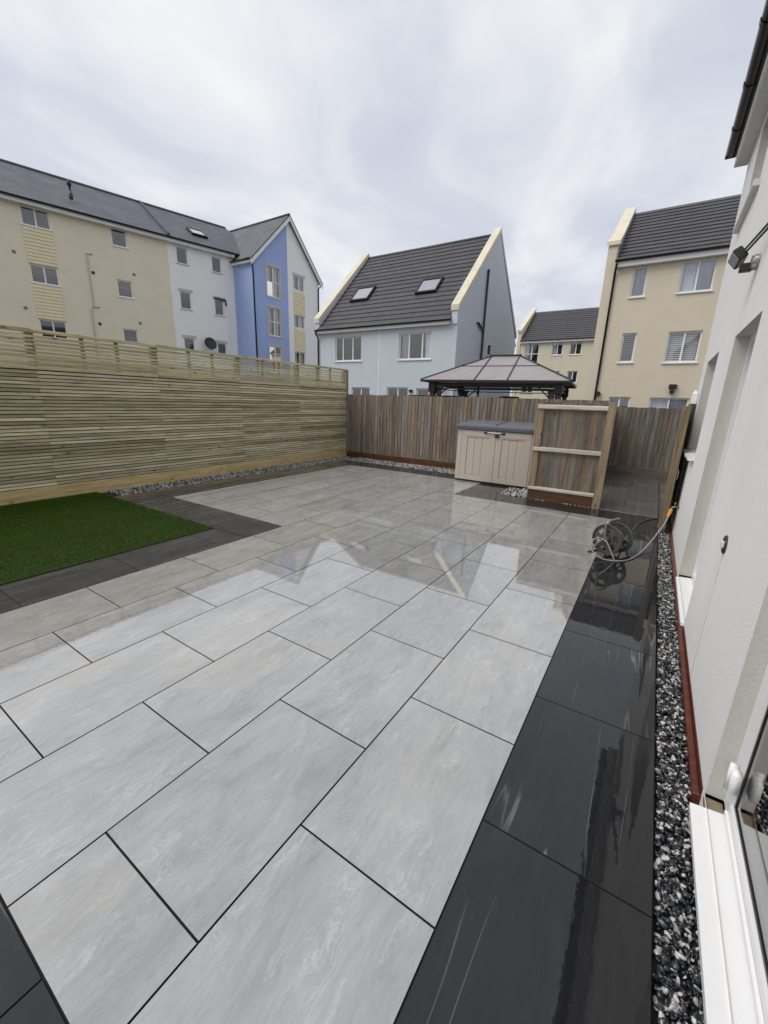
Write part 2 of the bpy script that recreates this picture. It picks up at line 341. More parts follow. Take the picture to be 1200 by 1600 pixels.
# ------------------------------------------------------------------ mesh helpers
class MB:
    def __init__(s): s.v = []; s.f = []
    def add(s, vs, fs):
        o = len(s.v); s.v += [tuple(x) for x in vs]; s.f += [tuple(i+o for i in f) for f in fs]; return s
    def box(s, x0, x1, y0, y1, z0, z1):
        return s.add([(x0, y0, z0), (x1, y0, z0), (x1, y1, z0), (x0, y1, z0), (x0, y0, z1), (x1, y0, z1), (x1, y1, z1), (x0, y1, z1)],
                     [(0, 3, 2, 1), (4, 5, 6, 7), (0, 1, 5, 4), (1, 2, 6, 5), (2, 3, 7, 6), (3, 0, 4, 7)])
    def cbox(s, x0, x1, y0, y1, z0, z1, c):
        """box with chamfered edges on all sides (drawn as three stacked rings)"""
        a = [(x0+c, y0+c), (x1-c, y0+c), (x1-c, y1-c), (x0+c, y1-c)]
        o = [(x0, y0), (x1, y0), (x1, y1), (x0, y1)]
        vs = [(*p, z0) for p in a] + [(*p, z0+c) for p in o] + [(*p, z1-c) for p in o] + [(*p, z1) for p in a]
        fs = [(3, 2, 1, 0), (12, 13, 14, 15)]
        for r in range(3):
            for i in range(4):
                j = (i+1) % 4; fs.append((r*4+i, r*4+j, r*4+4+j, r*4+4+i))
        return s.add(vs, fs)
    def beam(s, a, b, w, h, up=(0, 0, 1)):
        a = Vector(a); b = Vector(b); d = (b-a).normalized(); u = Vector(up)
        r = d.cross(u)
        if r.length < 1e-4: r = d.cross(Vector((1, 0, 0)))
        r.normalize(); u = r.cross(d).normalized(); r = r*w/2; u = u*h/2
        vs = [a-r-u, a+r-u, a+r+u, a-r+u, b-r-u, b+r-u, b+r+u, b-r+u]
        return s.add(vs, [(0, 1, 2, 3), (7, 6, 5, 4), (0, 4, 5, 1), (1, 5, 6, 2), (2, 6, 7, 3), (3, 7, 4, 0)])
    def prism(s, poly, d):
        """closed planar polygon (3-D points) swept by vector d"""
        n = len(poly); d = Vector(d)
        vs = [Vector(p) for p in poly] + [Vector(p)+d for p in poly]
        fs = [tuple(range(n))[::-1], tuple(range(n, 2*n))] + [(i, (i+1) % n, n+(i+1) % n, n+i) for i in range(n)]
        return s.add(vs, fs)
    def tube(s, pts, r, n=8, cap=True, closed=False):
        pts = [Vector(p) for p in pts]; k = len(pts)
        rr = r if isinstance(r, (list, tuple)) else [r]*k
        ref = Vector((0, 0, 1)); vs = []
        prev = None
        for i, p in enumerate(pts):
            if closed: t = (pts[(i+1) % k]-pts[i-1]).normalized()
            else: t = (pts[min(i+1, k-1)]-pts[max(i-1, 0)]).normalized()
            if prev is None:
                u = t.cross(ref)
                if u.length < 1e-3: u = t.cross(Vector((1, 0, 0)))
            else: u = prev - t*prev.dot(t)
            u.normalize(); prev = u; w2 = t.cross(u)
            for j in range(n):
                a = 2*math.pi*j/n; vs.append(p+(u*math.cos(a)+w2*math.sin(a))*rr[i])
        fs = []
        for i in range(k if closed else k-1):
            i2 = (i+1) % k
            for j in range(n):
                j2 = (j+1) % n; fs.append((i*n+j, i*n+j2, i2*n+j2, i2*n+j))
        if cap and not closed: fs += [tuple(range(n))[::-1], tuple(range((k-1)*n, k*n))]
        return s.add(vs, fs)
    def lathe(s, prof, n=24, M4=None):
        """profile (r,z) turned about local z, placed by matrix"""
        M4 = M4 or Matrix.Identity(4); k = len(prof); vs = []
        for r, z in prof:
            for j in range(n):
                a = 2*math.pi*j/n; vs.append(M4 @ Vector((r*math.cos(a), r*math.sin(a), z)))
        fs = [(i*n+j, i*n+(j+1) % n, (i+1)*n+(j+1) % n, (i+1)*n+j) for i in range(k-1) for j in range(n)]
        return s.add(vs, fs)
    def mesh(s, name, mat, smooth=False):
        me = bpy.data.meshes.new(name); me.from_pydata(s.v, [], s.f); me.materials.append(mat)
        bm = bmesh.new(); bm.from_mesh(me); bmesh.ops.recalc_face_normals(bm, faces=bm.faces); bm.to_mesh(me); bm.free()
        if smooth:
            me.polygons.foreach_set('use_smooth', [True]*len(me.polygons))
        me.update(); return me
    def build(s, name, mat, parent=None, smooth=False, loc=None):
        return obj(name, s.mesh(name, mat, smooth), parent, loc)

def obj(name, me, parent=None, loc=None, rot=None):
    o = bpy.data.objects.new(name, me); COL.objects.link(o)
    if parent: o.parent = parent
    if loc: o.location = loc
    if rot: o.rotation_euler = rot
    return o
def tag(o, label, cat, group=None):
    o['label'] = label; o['category'] = cat
    if group: o['group'] = group
    return o
def thing(name, label, cat, loc=(0, 0, 0), rz=0.0, group=None):
    o = bpy.data.objects.new(name, None); COL.objects.link(o); o.location = loc; o.rotation_euler = (0, 0, rz); o.empty_display_size = .2
    return tag(o, label, cat, group)
def struct(o): o['kind'] = 'structure'; return o
def smooth_path(pts, n=8):
    P = [Vector(p) for p in pts]; o = []
    for i in range(len(P)-1):
        p0 = P[max(i-1, 0)]; p1 = P[i]; p2 = P[i+1]; p3 = P[min(i+2, len(P)-1)]
        for k in range(n):
            t = k/n
            o.append(.5*((2*p1)+(-p0+p2)*t+(2*p0-5*p1+4*p2-p3)*t*t+(-p0+3*p1-3*p2+p3)*t**3))
    o.append(P[-1]); return o

# ================================================================== SETTING
g = struct(MB().add([(-1500, -1500, 0), (1500, -1500, 0), (1500, 1500, 0), (-1500, 1500, 0)], [(0, 1, 2, 3)]).build('ground', M['soil'])); g.location.z = -.14

# --- paving ---------------------------------------------------------
TW, TL, J = .604, .904, .006
def tilemesh(w, l, mat):
    # top face at z=0, tiny chamfer
    h = .02; c = .0008; x, y = w/2, l/2
    vs = [(-x, -y, -h), (x, -y, -h), (x, y, -h), (-x, y, -h), (-x, -y, -c), (x, -y, -c), (x, y, -c), (-x, y, -c), (-x+c, -y+c, 0), (x-c, -y+c, 0), (x-c, y-c, 0), (-x+c, y-c, 0)]
    fs = [(0, 3, 2, 1), (8, 9, 10, 11)] + [(r*4+i, r*4+(i+1) % 4, r*4+4+(i+1) % 4, r*4+4+i) for r in range(2) for i in range(4)]
    me = bpy.data.meshes.new('tile'); me.from_pydata(vs, [], fs); me.materials.append(mat); me.materials.append(M['grout'])
    for p in me.polygons: p.material_index = 0 if p.index == 1 else 1
    return me
_tc = {}
def tile(parent, x0, x1, y0, y1, mat, name='tile', turn=False):
    w_, l_ = x1-x0-J, y1-y0-J
    if w_ < .02 or l_ < .02: return
    if turn: w_, l_ = l_, w_
    k = (round(w_, 3), round(l_, 3), mat.name)
    if k not in _tc: _tc[k] = tilemesh(w_, l_, mat)
    return obj(name, _tc[k], parent, ((x0+x1)/2, (y0+y1)/2, random.uniform(-.0004, .0004)), (random.uniform(-.0006, .0006), random.uniform(-.0006, .0006), R(90) if turn else 0))
patio = struct(MB().add([(-7.4, -2.6, 0), (.60, -2.6, 0), (.60, 11.45, 0), (-7.4, 11.45, 0)], [(0, 1, 2, 3)]).build('patio', M['grout'])); patio.location.z = -.0075
def P_(x0, x1, y0, y1, mat, turn=False):
    o = tile(patio, x0, x1, y0, y1, mat, 'tile', turn)
    if o: o.location.z += .0075
# light field: rows run along Y, half bonded
XL, YN, YB, YR = -6.24, -.752, 7.66, 6.17
row = 1
while True:
    xb = -(row-1)*TW; xa = max(xb-TW, XL)
    if xb - XL < .03: break
    off = 0.0 if row % 2 else .5
    ya_lim = YN if row <= 6 else 2.765
    k = -2
    while True:
        y0 = (k+off)*TL; y1 = y0+TL; k += 1
        if y0 > YB: break
        a, b = max(y0, ya_lim), min(y1, YB)
        if b-a < .02: continue
        # right-hand part of the field stops at the dark patch
        lim = YR if xa > -2.62 else YB
        if xa < -2.62 < xb-.02:
            if b > YR:
                P_(xa, -2.65, max(a, YR), b, M['light'])
                if a < YR: P_(xa, xb, a, YR, M['light'])
                continue
        if a >= lim: continue
        P_(xa, xb, a, min(b, lim), M['light'])
    row += 1
# dark border along the house
y = -2.27
while y < 6.1:
    P_(0, TW-.004, y, min(y+TL, 6.17) if y+TL < 6.3 else 6.17, M['dark']); y += TL
# dark row in front of the light field
x = 0
while x > -7.3:
    P_(max(x-TL, -7.4), x, -1.356, -.752, M['dark'], True); x -= TL
x = 0
while x > -7.3:
    P_(max(x-TL, -7.4), x, -1.96, -1.356, M['dark'], True); x -= TL
# dark border round the lawn
y = -.752
for y0, y1 in ((-.752, .01), (.01, .914), (.914, 1.818), (1.818, 2.16)):
    P_(-4.235, -3.624, y0, y1, M['dark_dry'])
for x0, x1 in ((-4.53, -3.624), (-5.434, -4.53), (-6.338, -5.434), (-6.95, -6.338)):
    P_(x0, x1, 2.16, 2.765, M['dark_dry'], True)
# dark border along the left gravel
y = 2.765
while y < 8.2:
    P_(-6.95, XL, y, min(y+TL, 8.27), M['dark_dry']); y += TL
# dark border along the back gravel
x = XL
while x < -1.7:
    P_(x, min(x+TL, -1.62), 7.66, 8.27, M['dark'], True); x += TL
# dark patch by the storage box and the fence panel
for x0, x1 in ((-2.65, -1.746), (-1.746, -.842), (-.842, 0.0), (0.0, .60)):
    P_(x0, x1, 6.17, 6.772, M['dark'], True)
for y0, y1 in ((6.772, 7.3), (7.3, 7.66)): P_(-2.65, -1.99, y0, y1, M['dark'])
# alley slabs
yy = 6.772
for i, dy in enumerate((.6, .6, .6, .6, .6, .6, .6, .46)):
    for x0, x1 in (((-.62, .10), (.10, .60)) if i % 2 else ((-.62, -.25), (-.25, .60))):
        P_(x0, x1, yy, yy+dy, M['alley'], True)
    yy += dy

MB().box(-.24, .60, 6.768, 6.776, 0, .0085).build('pale_joint', M['surround'], patio)
# --- lawn -----------------------------------------------------------
GX0, GX1, GY0, GY1 = -7.46, -4.245, -2.4, 2.15
lawn = struct(MB().box(GX0, GX1, GY0, GY1, -.06, .008).build('lawn', M['grass_base']))
def grass():
    n = 230000
    x = RNG.uniform(GX0, GX1, n); yv = RNG.uniform(-1.2, GY1, n)
    h = RNG.uniform(.018, .034, n); a = RNG.uniform(0, 2*np.pi, n); wd = RNG.uniform(.0008, .0017, n)
    ln = RNG.normal(0, .007, (n, 2))
    V = np.zeros((n, 3, 3))
    V[:, 0] = np.c_[x-wd*np.cos(a), yv-wd*np.sin(a), np.full(n, .006)]
    V[:, 1] = np.c_[x+wd*np.cos(a), yv+wd*np.sin(a), np.full(n, .006)]
    V[:, 2] = np.c_[np.clip(x+ln[:, 0], GX0-.01, GX1+.012), np.clip(yv+ln[:, 1], -9, GY1+.012), h]
    me = bpy.data.meshes.new('grass'); me.vertices.add(n*3); me.vertices.foreach_set('co', V.ravel())
    me.loops.add(n*3); me.loops.foreach_set('vertex_index', np.arange(n*3, dtype=np.int32))
    me.polygons.add(n); me.polygons.foreach_set('loop_start', np.arange(0, n*3, 3, dtype=np.int32))
    me.update(calc_edges=True)
    at = me.attributes.new('shade', 'FLOAT', 'FACE'); at.data.foreach_set('value', RNG.uniform(0, 1, n).astype(np.float32))
    me.materials.append(M['grass']); o = obj('grass', me); o['kind'] = 'stuff'
    tag(o, 'short vivid green artificial grass beside the slatted fence', 'grass')
grass()

# --- gravel ---------------------------------------------------------
def gravel(name, label, polys, size, sub, layers, zc, dens=1.0, palefrac=.34):
    bases = []
    for q in range(10):
        bm = bmesh.new(); bmesh.ops.create_icosphere(bm, subdivisions=sub, radius=.5)
        co = np.array([v.co[:] for v in bm.verts]); fc = np.array([[v.index for v in f.verts] for f in bm.faces]); bm.free()
        # chop with random planes for an angular chip
        for _ in range(11):
            nrm = RNG.normal(size=3); nrm /= np.linalg.norm(nrm); dd = RNG.uniform(.20, .36)
            s_ = co @ nrm; ov = np.clip(s_-dd, 0, None); co = co-ov[:, None]*nrm
        co += RNG.normal(0, .008, co.shape); co *= 1.25
        bases.append((co*np.array([1.15, .82, .66]), fc))
    pts = []
    for (x0, x1, y0, y1) in polys:
        n = int((x1-x0)*(y1-y0)/(size*size*.62)*dens)
        for Lr in range(layers):
            pts.append(np.c_[RNG.uniform(x0, x1, n), RNG.uniform(y0, y1, n), np.full(n, zc)+Lr*size*.42+RNG.uniform(-.2, .2, n)*size])
    pts = np.concatenate(pts); n = len(pts)
    ax = RNG.normal(size=(n, 4)); ax /= np.linalg.norm(ax, axis=1)[:, None]
    ax[:, 1:3] *= .55; ax /= np.linalg.norm(ax, axis=1)[:, None]
    w_, x_, y_, z_ = ax.T
    Rm = np.stack([np.stack([1-2*(y_*y_+z_*z_), 2*(x_*y_-z_*w_), 2*(x_*z_+y_*w_)], 1), np.stack([2*(x_*y_+z_*w_), 1-2*(x_*x_+z_*z_), 2*(y_*z_-x_*w_)], 1), np.stack([2*(x_*z_-y_*w_), 2*(y_*z_+x_*w_), 1-2*(x_*x_+y_*y_)], 1)], 1)
    sc = size*RNG.lognormal(0.05, .26, n); sh = RNG.uniform(0, 1, n)
    sh = np.where(sh < palefrac, .66+.34*RNG.uniform(0, 1, n)**.8, .6*RNG.uniform(0, 1, n))
    V = []; F = []; S = []; vo = 0
    bi = RNG.integers(0, len(bases), n)
    for q, (co, fc) in enumerate(bases):
        idx = np.where(bi == q)[0]
        if not len(idx): continue
        P = np.einsum('nij,vj->nvi', Rm[idx], co)*sc[idx, None, None]+pts[idx, None, :]
        V.append(P.reshape(-1, 3)); F.append((fc[None]+(np.arange(len(idx))*len(co))[:, None, None]+vo).reshape(-1, 3)); S.append(np.repeat(sh[idx], len(fc))); vo += len(idx)*len(co)
    V = np.concatenate(V); F = np.concatenate(F); S = np.concatenate(S)
    me = bpy.data.meshes.new(name); me.vertices.add(len(V)); me.vertices.foreach_set('co', V.astype(np.float32).ravel())
    me.loops.add(len(F)*3); me.loops.foreach_set('vertex_index', F.astype(np.int32).ravel())
    me.polygons.add(len(F)); me.polygons.foreach_set('loop_start', np.arange(0, len(F)*3, 3, dtype=np.int32))
    me.update(calc_edges=True)
    at = me.attributes.new('shade', 'FLOAT', 'FACE'); at.data.foreach_set('value', S.astype(np.float32))
    me.materials.append(M['stone']); o = obj(name, me); o['kind'] = 'stuff'; tag(o, label, 'gravel')
    return o
bedm = MB().box(.603, .80, -2.6, 7.2, -.12, -.042).box(-7.5, -6.955, 2.3, 9.05, -.12, -.035).box(-6.955, -1.5, 8.275, 9.05, -.12, -.035)
struct(bedm.build('gravel_bed', M['bed']))
gravel('gravel', 'black and white stone chippings in the narrow channel along the white house', [(.612, .742, -.6, 2.2)], .0185, 2, 2, -.030, 1.0, .30)
gravel('gravel', 'black and white chippings of the house channel running on to the open gate', [(.612, .742, 2.2, 6.6)], .0185, 1, 2, -.030, 1.0, .32)
gravel('gravel', 'black and white stone chippings bordering the foot of the slatted fence', [(-7.46, -6.965, 2.32, 8.9)], .031, 1, 2, -.022, 1.0, .54)
gravel('gravel', 'black and white stone chippings along the foot of the weathered board fence', [(-6.965, -1.62, 8.285, 8.98)], .031, 1, 2, -.022, 1.0, .56)
gravel('gravel', 'small patch of pale chippings between the storage box and the railed fence panel', [(-1.98, -1.46, 6.79, 7.56)], .034, 1, 2, -.008, .9, .6)
gravel('gravel', 'thin line of pale chippings at the foot of the railed fence panel', [(-1.40, -.40, 6.742, 6.765)], .022, 1, 1, .002, .45, .85)

# ================================================================== SLATTED FENCE (left)
fx = -7.5
fence = thing('slatted_fence', 'tall slatted timber fence with trellis top standing beside the artificial lawn', 'fence', (fx, 0, 0))
_sl = {}
def slat(L_, hgt, mat, thick=.018):
    k = (round(L_, 2), hgt, mat.name)
    if k not in _sl:
        _sl[k] = MB().cbox(-thick, 0, -L_/2+.001, L_/2-.001, -hgt/2, hgt/2, .002).mesh('slat', mat)
    return _sl[k]
PIT = .0525
zs = [.228+i*PIT for i in range(33)]
ends = [-2.0, -.18, 1.64, 3.46, 5.28, 7.10, 9.044]
cuts = [(-2.0, 1.64, 5.28, 9.044), (-2.0, -.18, 3.46, 7.10, 9.044), (-2.0, 1.64, 3.46, 7.10, 9.044), (-2.0, -.18, 1.64, 5.28, 9.044)]
for i, z in enumerate(zs):
    c = cuts[(i*7//3) % 4] if i % 3 else cuts[i % 4]
    for a, b in zip(c[:-1], c[1:]):
        o = obj('slat', slat(b-a, .0405, M['slat']), fence, (random.uniform(-.0015, .0015), (a+b)/2, z+random.uniform(-.0015, .0015)), (0, random.uniform(-.02, .02), 0))
# trellis top
zt = [1.973+i*.0545 for i in range(9)]
for a, b in zip(ends[:-1], ends[1:]):
    for i, z in enumerate(zt):
        hh = .0375 if i > 3 else .0495
        obj('slat', slat(b-a, hh, M['slat_top']), fence, (random.uniform(-.001, .001), (a+b)/2, z+random.uniform(-.001, .001)))
for a, b in zip(ends[:-1], ends[1:]):
    obj('cap_rail', MB().cbox(-.045, .022, a+.001, b-.001, 2.462, 2.512, .003).mesh('cap_rail', M['slat_top']), fence)
    for t in (.36, .64):      # battens behind each trellis panel
        MB().box(-.06, -.0195, a+(b-a)*t-.026, a+(b-a)*t+.026, 1.972, 2.46).build('batten', M['post'], fence)
for yv in ends:
    MB().box(-.15, -.052, yv-.05, yv+.05, -.1, 2.46).build('post', M['post'], fence)
MB().box(-.05, .0, 9.046, 9.13, -.1, 2.50).build('corner_post', M['post'], fence)
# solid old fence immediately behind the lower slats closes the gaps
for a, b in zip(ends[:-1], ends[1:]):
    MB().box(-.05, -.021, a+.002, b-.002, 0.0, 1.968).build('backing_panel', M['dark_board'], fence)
for a, b in ((-2.0, 2.35), (2.35, 4.75), (4.75, 9.02)):
    MB().cbox(-.03, .028, a+.001, b-.001, -.05, .196, .004).build('sleeper', M['sleeper'], fence)

# ================================================================== CLOSEBOARD FENCES
def feather_mesh(wd, h, mat):
    t0, t1 = .020, .006
    return MB().prism([(-wd/2, 0, 0), (wd/2, 0, 0), (wd/2, -t0, 0), (-wd/2, -t1, 0)], (0, 0, h)).mesh('board', mat)
def closeboard(label, loc, rz, length, top, mat, gbmat, gb=.15, exp=.1, post_sp=2.6, mirror=False, posts=True):
    f = thing('closeboard_fence', label, 'fence', loc, rz, None)
    meshes = [feather_mesh(exp+.02, top-gb+random.uniform(-.006, .006), mat) for _ in range(5)]
    n = int(length/exp)
    for i in range(n):
        obj('board', random.choice(meshes), f, ((i+.5)*exp, random.uniform(-.002, .002), gb+.004+random.uniform(-.006, .004)), (0, random.uniform(-.004, .004), 0))
    x = 0
    while x < length-.05:
        x1 = min(x+post_sp, length)
        MB().cbox(x+.002, x1-.002, -.026, .006, -.05, gb, .003).build('gravel_board', gbmat, f)
        x = x1
    for z in (.45, 1.0, 1.55):
        MB().box(0, length, .002, .05, z-.04, z+.04).build('rail', M['feather_grey'], f)
    if posts:
        x = 0.05
        while x < length+.1:
            MB().box(x-.045, x+.045, .052, .14, -.1, top-.03).build('post', M['feather_grey'], f); x += post_sp
    return f
closeboard('long weathered brown board fence behind the storage box and its gravel strip', (-7.49, 9.07, 0), 0, 6.9, 1.81, M['feather'], M['wet_board'])
closeboard('grey close-board fence closing the alley beyond the open gateway', (-.66, 11.5, 0), 0, 1.9, 1.70, M['feather_grey'], M['gravel_board'], .2)
closeboard('short fence running back from the board fence along the alley', (-.64, 11.48, 0), R(-90), 2.4, 1.70, M['feather_grey'], M['gravel_board'], .2, posts=False)

# fence panel seen from its rail side
pn = thing('fence_panel', 'short fence panel with three pale rails facing the patio beside the gateway', 'fence panel', (-.30, 6.8, 0))
bm_ = [MB().prism([(-.07, 0, 0), (.07, 0, 0), (.07, .020, 0), (-.07, .007, 0)], (0, 0, 1.525)).mesh('board', M['panel_board']) for _ in range(3)]
xs = [-1.075+i*.1205 for i in range(9)]
for i, x in enumerate(xs):
    obj('board', bm_[i % 3], pn, (x, .002+random.uniform(-.001, .001), .205+random.uniform(-.004, .006)), (0, random.uniform(-.003, .003), 0))
for z in (1.655, .925):
    MB().prism([(-1.15, -.055, z-.03), (-1.15, .0, z-.045), (-1.15, .0, z+.035), (-1.15, -.055, z+.018)], (1.09, 0, 0)).build('rail', M['rail'], pn)
MB().prism([(-1.15, -.055, .19), (-1.15, .0, .19), (-1.15, .0, .245), (-1.15, -.055, .222)], (1.09, 0, 0)).build('rail', M['rail'], pn)
MB().cbox(-1.15, -.062, -.035, -.005, -.02, .186, .003).build('gravel_board', M['wet_board'], pn)
MB().cbox(-1.15, -1.145+.10, -.02, .0, .225, 1.715, .003).build('batten', M['gate_post'], pn)
MB().cbox(-.060, .055, -.06, .05, -.05, 1.745, .004).build('post', M['gate_post'], pn)
MB().cbox(-1.18, -1.08, .03, .12, -.05, 1.70, .004).build('post', M['gate_post'], pn)

# open gate, standing nearly edge-on against the house
gx0, gy0, gx1, gy1 = .632, 5.82, .688, 6.74
ga = math.atan2(gy1-gy0, gx1-gx0); gl = math.hypot(gx1-gx0, gy1-gy0)
gate = thing('gate', 'brown timber gate swung open against the white house wall', 'gate', (gx0, gy0, 0), ga)
nb_ = int(gl/.1); bw = gl/nb_
gm = MB().box(-bw/2+.002, bw/2-.002, 0, .018, 0, 1.66).mesh('board', M['gate'])
for i in range(nb_): obj('board', gm, gate, ((i+.5)*bw, 0, .06))
for z in (.25, .92, 1.58): MB().box(.02, gl-.02, -.035, -.001, z-.05, z+.05).build('ledge', M['gate'], gate)
MB().beam((.08, -.018, .32), (gl-.1, -.018, .86), .03, .08, (0, 1, 0)).build('brace', M['gate'], gate)
MB().cbox(0, .045, -.04, -.001, .05, 1.735, .003).build('stile', M['gate'], gate)
MB().cbox(0.03, .06, .024, .05, .05, 1.735, .003).build('stile', M['gate'], gate)
lt = MB().tube([(.0+.03*math.cos(a)-.03, -.055, .83+.05*math.sin(a)) for a in np.linspace(0, 2*math.pi, 17)[:-1]], .004, 6, closed=True)
lt.box(-.012, .035, -.050, -.042, .76, .775).box(-.012, .035, -.050, -.042, .885, .90)
lt.build('latch', M['steel'], gate, True)
wp = thing('post', 'added dark post with a white cap, filling the gap between the open gate and the white house', 'post', (.728, 6.80, 0))
MB().cbox(-.042, .042, -.042, .042, -.1, 1.76, .004).build('shaft', M['dark_board'], wp); MB().cbox(-.032, .032, -.032, .032, 1.761, 1.90, .004).build('collar', M['upvc'], wp)  # dark shaft added as backing to block light leaking between gate and wall
MB().add([(-.035, -.035, 1.90), (.035, -.035, 1.90), (.035, .035, 1.90), (-.035, .035, 1.90), (0, 0, 1.965)], [(0, 1, 2, 3), (0, 1, 4), (1, 2, 4), (2, 3, 4), (3, 0, 4)]).build('cap', M['upvc'], wp)

# ================================================================== FACADES, WINDOWS
def facade(mb, x0, x1, z0, z1, holes, y=0.0, depth=.12):
    xs = sorted({x0, x1, *[h[0] for h in holes], *[h[1] for h in holes]}); zs_ = sorted({z0, z1, *[h[2] for h in holes], *[h[3] for h in holes]})
    xs = [q for q in xs if x0 <= q <= x1]; zs_ = [q for q in zs_ if z0 <= q <= z1]
    for a, b in zip(xs[:-1], xs[1:]):
        for c, d in zip(zs_[:-1], zs_[1:]):
            cx, cz = (a+b)/2, (c+d)/2
            if any(h[0] < cx < h[1] and h[2] < cz < h[3] for h in holes): continue
            mb.add([(a, y, c), (b, y, c), (b, y, d), (a, y, d)], [(0, 1, 2, 3)])
    for h in (holes if depth else []):
        a, b, c, d = h[:4]; Y = y+depth
        mb.add([(a, y, c), (b, y, c), (b, y, d), (a, y, d), (a, Y, c), (b, Y, c), (b, Y, d), (a, Y, d)], [(0, 4, 5, 1), (1, 5, 6, 2), (2, 6, 7, 3), (3, 7, 4, 0)])
    return mb
def window(root, x0, x1, z0, z1, y=0.0, cols=2, rows=1, rec=.07, fw_=.055, sill=.05, curtain=None, blind=False, splits=None, sillmat=None, name='window', roomlight=None):
    mb = MB(); yf, yb = y+rec, y+rec+.06
    mb.box(x0, x0+fw_, yf, yb, z0, z1).box(x1-fw_, x1, yf, yb, z0, z1).box(x0+fw_, x1-fw_, yf, yb, z0, z0+fw_).box(x0+fw_, x1-fw_, yf, yb, z1-fw_, z1)
    xd = splits or [x0+(x1-x0)*i/cols for i in range(1, cols)]
    for xx in xd: mb.box(xx-fw_*.55, xx+fw_*.55, yf+.002, yb-.002, z0+fw_, z1-fw_)
    zd = [z0+(z1-z0)*i/rows for i in range(1, rows)]
    xe = [x0+fw_]+xd+[x1-fw_]
    for zv in zd:
        for a, b in zip(xe[:-1], xe[1:]):
            mb.box(a+(fw_*.55 if a in xd else 0), b-(fw_*.55 if b in xd else 0), yf+.004, yb-.004, zv-fw_*.4, zv+fw_*.4)
    f = mb.build(name, M['upvc'], root)
    ze = [z0+fw_]+zd+[z1-fw_]
    for a, b in zip(xe[:-1], xe[1:]):
        for c, d in zip(ze[:-1], ze[1:]):
            MB().add([(a, yf+.03, c), (b, yf+.03, c), (b, yf+.03, d), (a, yf+.03, d)], [(0, 1, 2, 3)]).build('pane', M['glass'], f)
    if sill:
        MB().cbox(x0-.05, x1+.05, y-sill, y+rec, z0-.05, z0-.002, .004).build('sill', sillmat or M['upvc'], f)
    if curtain:
        for a, b in curtain[0]:
            n = max(6, int((b-a)/.04)); vs = []
            for i in range(n+1):
                xx = a+(b-a)*i/n; yy2 = yb+.08+.025*math.sin(i*1.9)+.01*math.sin(i*.7)
                vs += [(xx, yy2, z0), (xx, yy2, z1)]
            MB().add(vs, [(2*i, 2*i+2, 2*i+3, 2*i+1) for i in range(n)]).build('curtain', curtain[1], f, True)
    if blind:
        mbb = MB(); zv = z0+.06
        while zv < z1-.05:
            mbb.box(x0+.07, x1-.07, yb+.04, yb+.065, zv, zv+.052); zv += .072
        mbb.build('blind', M['blind'], f)
    return f
def shell(root, x0, x1, y0, y1, z0, z1, mat, sides='lrb', name='wall'):
    mb = MB()
    if 'l' in sides: mb.add([(x0, y0, z0), (x0, y1, z0), (x0, y1, z1), (x0, y0, z1)], [(0, 1, 2, 3)])
    if 'r' in sides: mb.add([(x1, y0, z0), (x1, y1, z0), (x1, y1, z1), (x1, y0, z1)], [(0, 1, 2, 3)])
    if 'b' in sides: mb.add([(x0, y1, z0), (x1, y1, z0), (x1, y1, z1), (x0, y1, z1)], [(0, 1, 2, 3)])
    return mb.build(name, mat, root)
def roof_courses(root, x0, x1, ye, ze, yr, zr, n, mat, rootname='roof'):
    """a pitched roof face facing -y built from overlapping tile courses"""
    core = MB().add([(x0, ye, ze-.03), (x1, ye, ze-.03), (x1, yr, zr-.03), (x0, yr, zr-.03)], [(0, 1, 2, 3)])
    rf = core.build(rootname, M['room'], root)
    dy, dz = (yr-ye)/n, (zr-ze)/n; Ls = math.hypot(dy, dz); ny, nz = -dz/Ls, dy/Ls
    L2 = Ls*1.06; ty, tz = dy/Ls, dz/Ls
    # each course: lower edge proud, upper edge tucked in
    a = (0+ny*.050, nz*.050); b = (ty*L2+ny*.018, tz*L2+nz*.018); c = (ty*L2, tz*L2); d = (0, 0)
    me = MB().prism([(x0, *a), (x0, *b), (x0, *c), (x0, *d)], (x1-x0, 0, 0)).mesh('tile_course', mat)
    for i in range(n):
        obj('tile_course', me, rf, (random.uniform(-.004, .004), ye+dy*i, ze+dz*i))
    return rf
def pipe(root, pts, r, mat, name='downpipe', n=8):
    return MB().tube(pts, r, n).build(name, mat, root, True)
def halfgutter(x0, x1, y, z, r=.06, n=8):
    mb = MB(); pr = [(y+r*math.cos(a), z+r*math.sin(a)) for a in np.linspace(math.pi, 2*math.pi, n)]
    pi = [(y+(r-.008)*math.cos(a), z+(r-.008)*math.sin(a)) for a in np.linspace(2*math.pi, math.pi, n)]
    return mb.prism([(x0, *p) for p in pr+pi], (x1-x0, 0, 0))

# ------------------------------------------------------------------ BLUE-GREY SEMI-DETACHED HOUSE
bh = thing('house', 'pale blue rendered house with steep dark tiled roof and cream gable copings', 'house', (-7.65, 17.0, 0))
W_ = -8.2                                     # local x from -8.2 (left gable) to 0 (right gable)
wins = [(-6.88, -5.18, 3.60, 4.78), (-2.96, -1.24, 3.59, 4.77)]
lows = [(-7.75, -7.3, 1.0, 2.2), (-5.77, -4.6, 0.05, 2.3), (-3.56, -2.34, 0.05, 2.32), (-1.9, -1.2, .9, 2.29)]
mb = facade(MB(), W_, 0, 0, 5.2, wins+lows); mb.build('wall', M['paleblue'], bh)
shell(bh, W_, 0, 0, 8.7, 0, 5.2, M['paleblue'], 'b')
for xx in (W_, 0):
    MB().add([(xx, 0, 0), (xx, 8.7, 0), (xx, 8.7, 5.3), (xx, 4.35, 9.75), (xx, 0, 5.3)], [(0, 1, 2, 3, 4)]).build('gable_wall', M['paleblue'], bh)
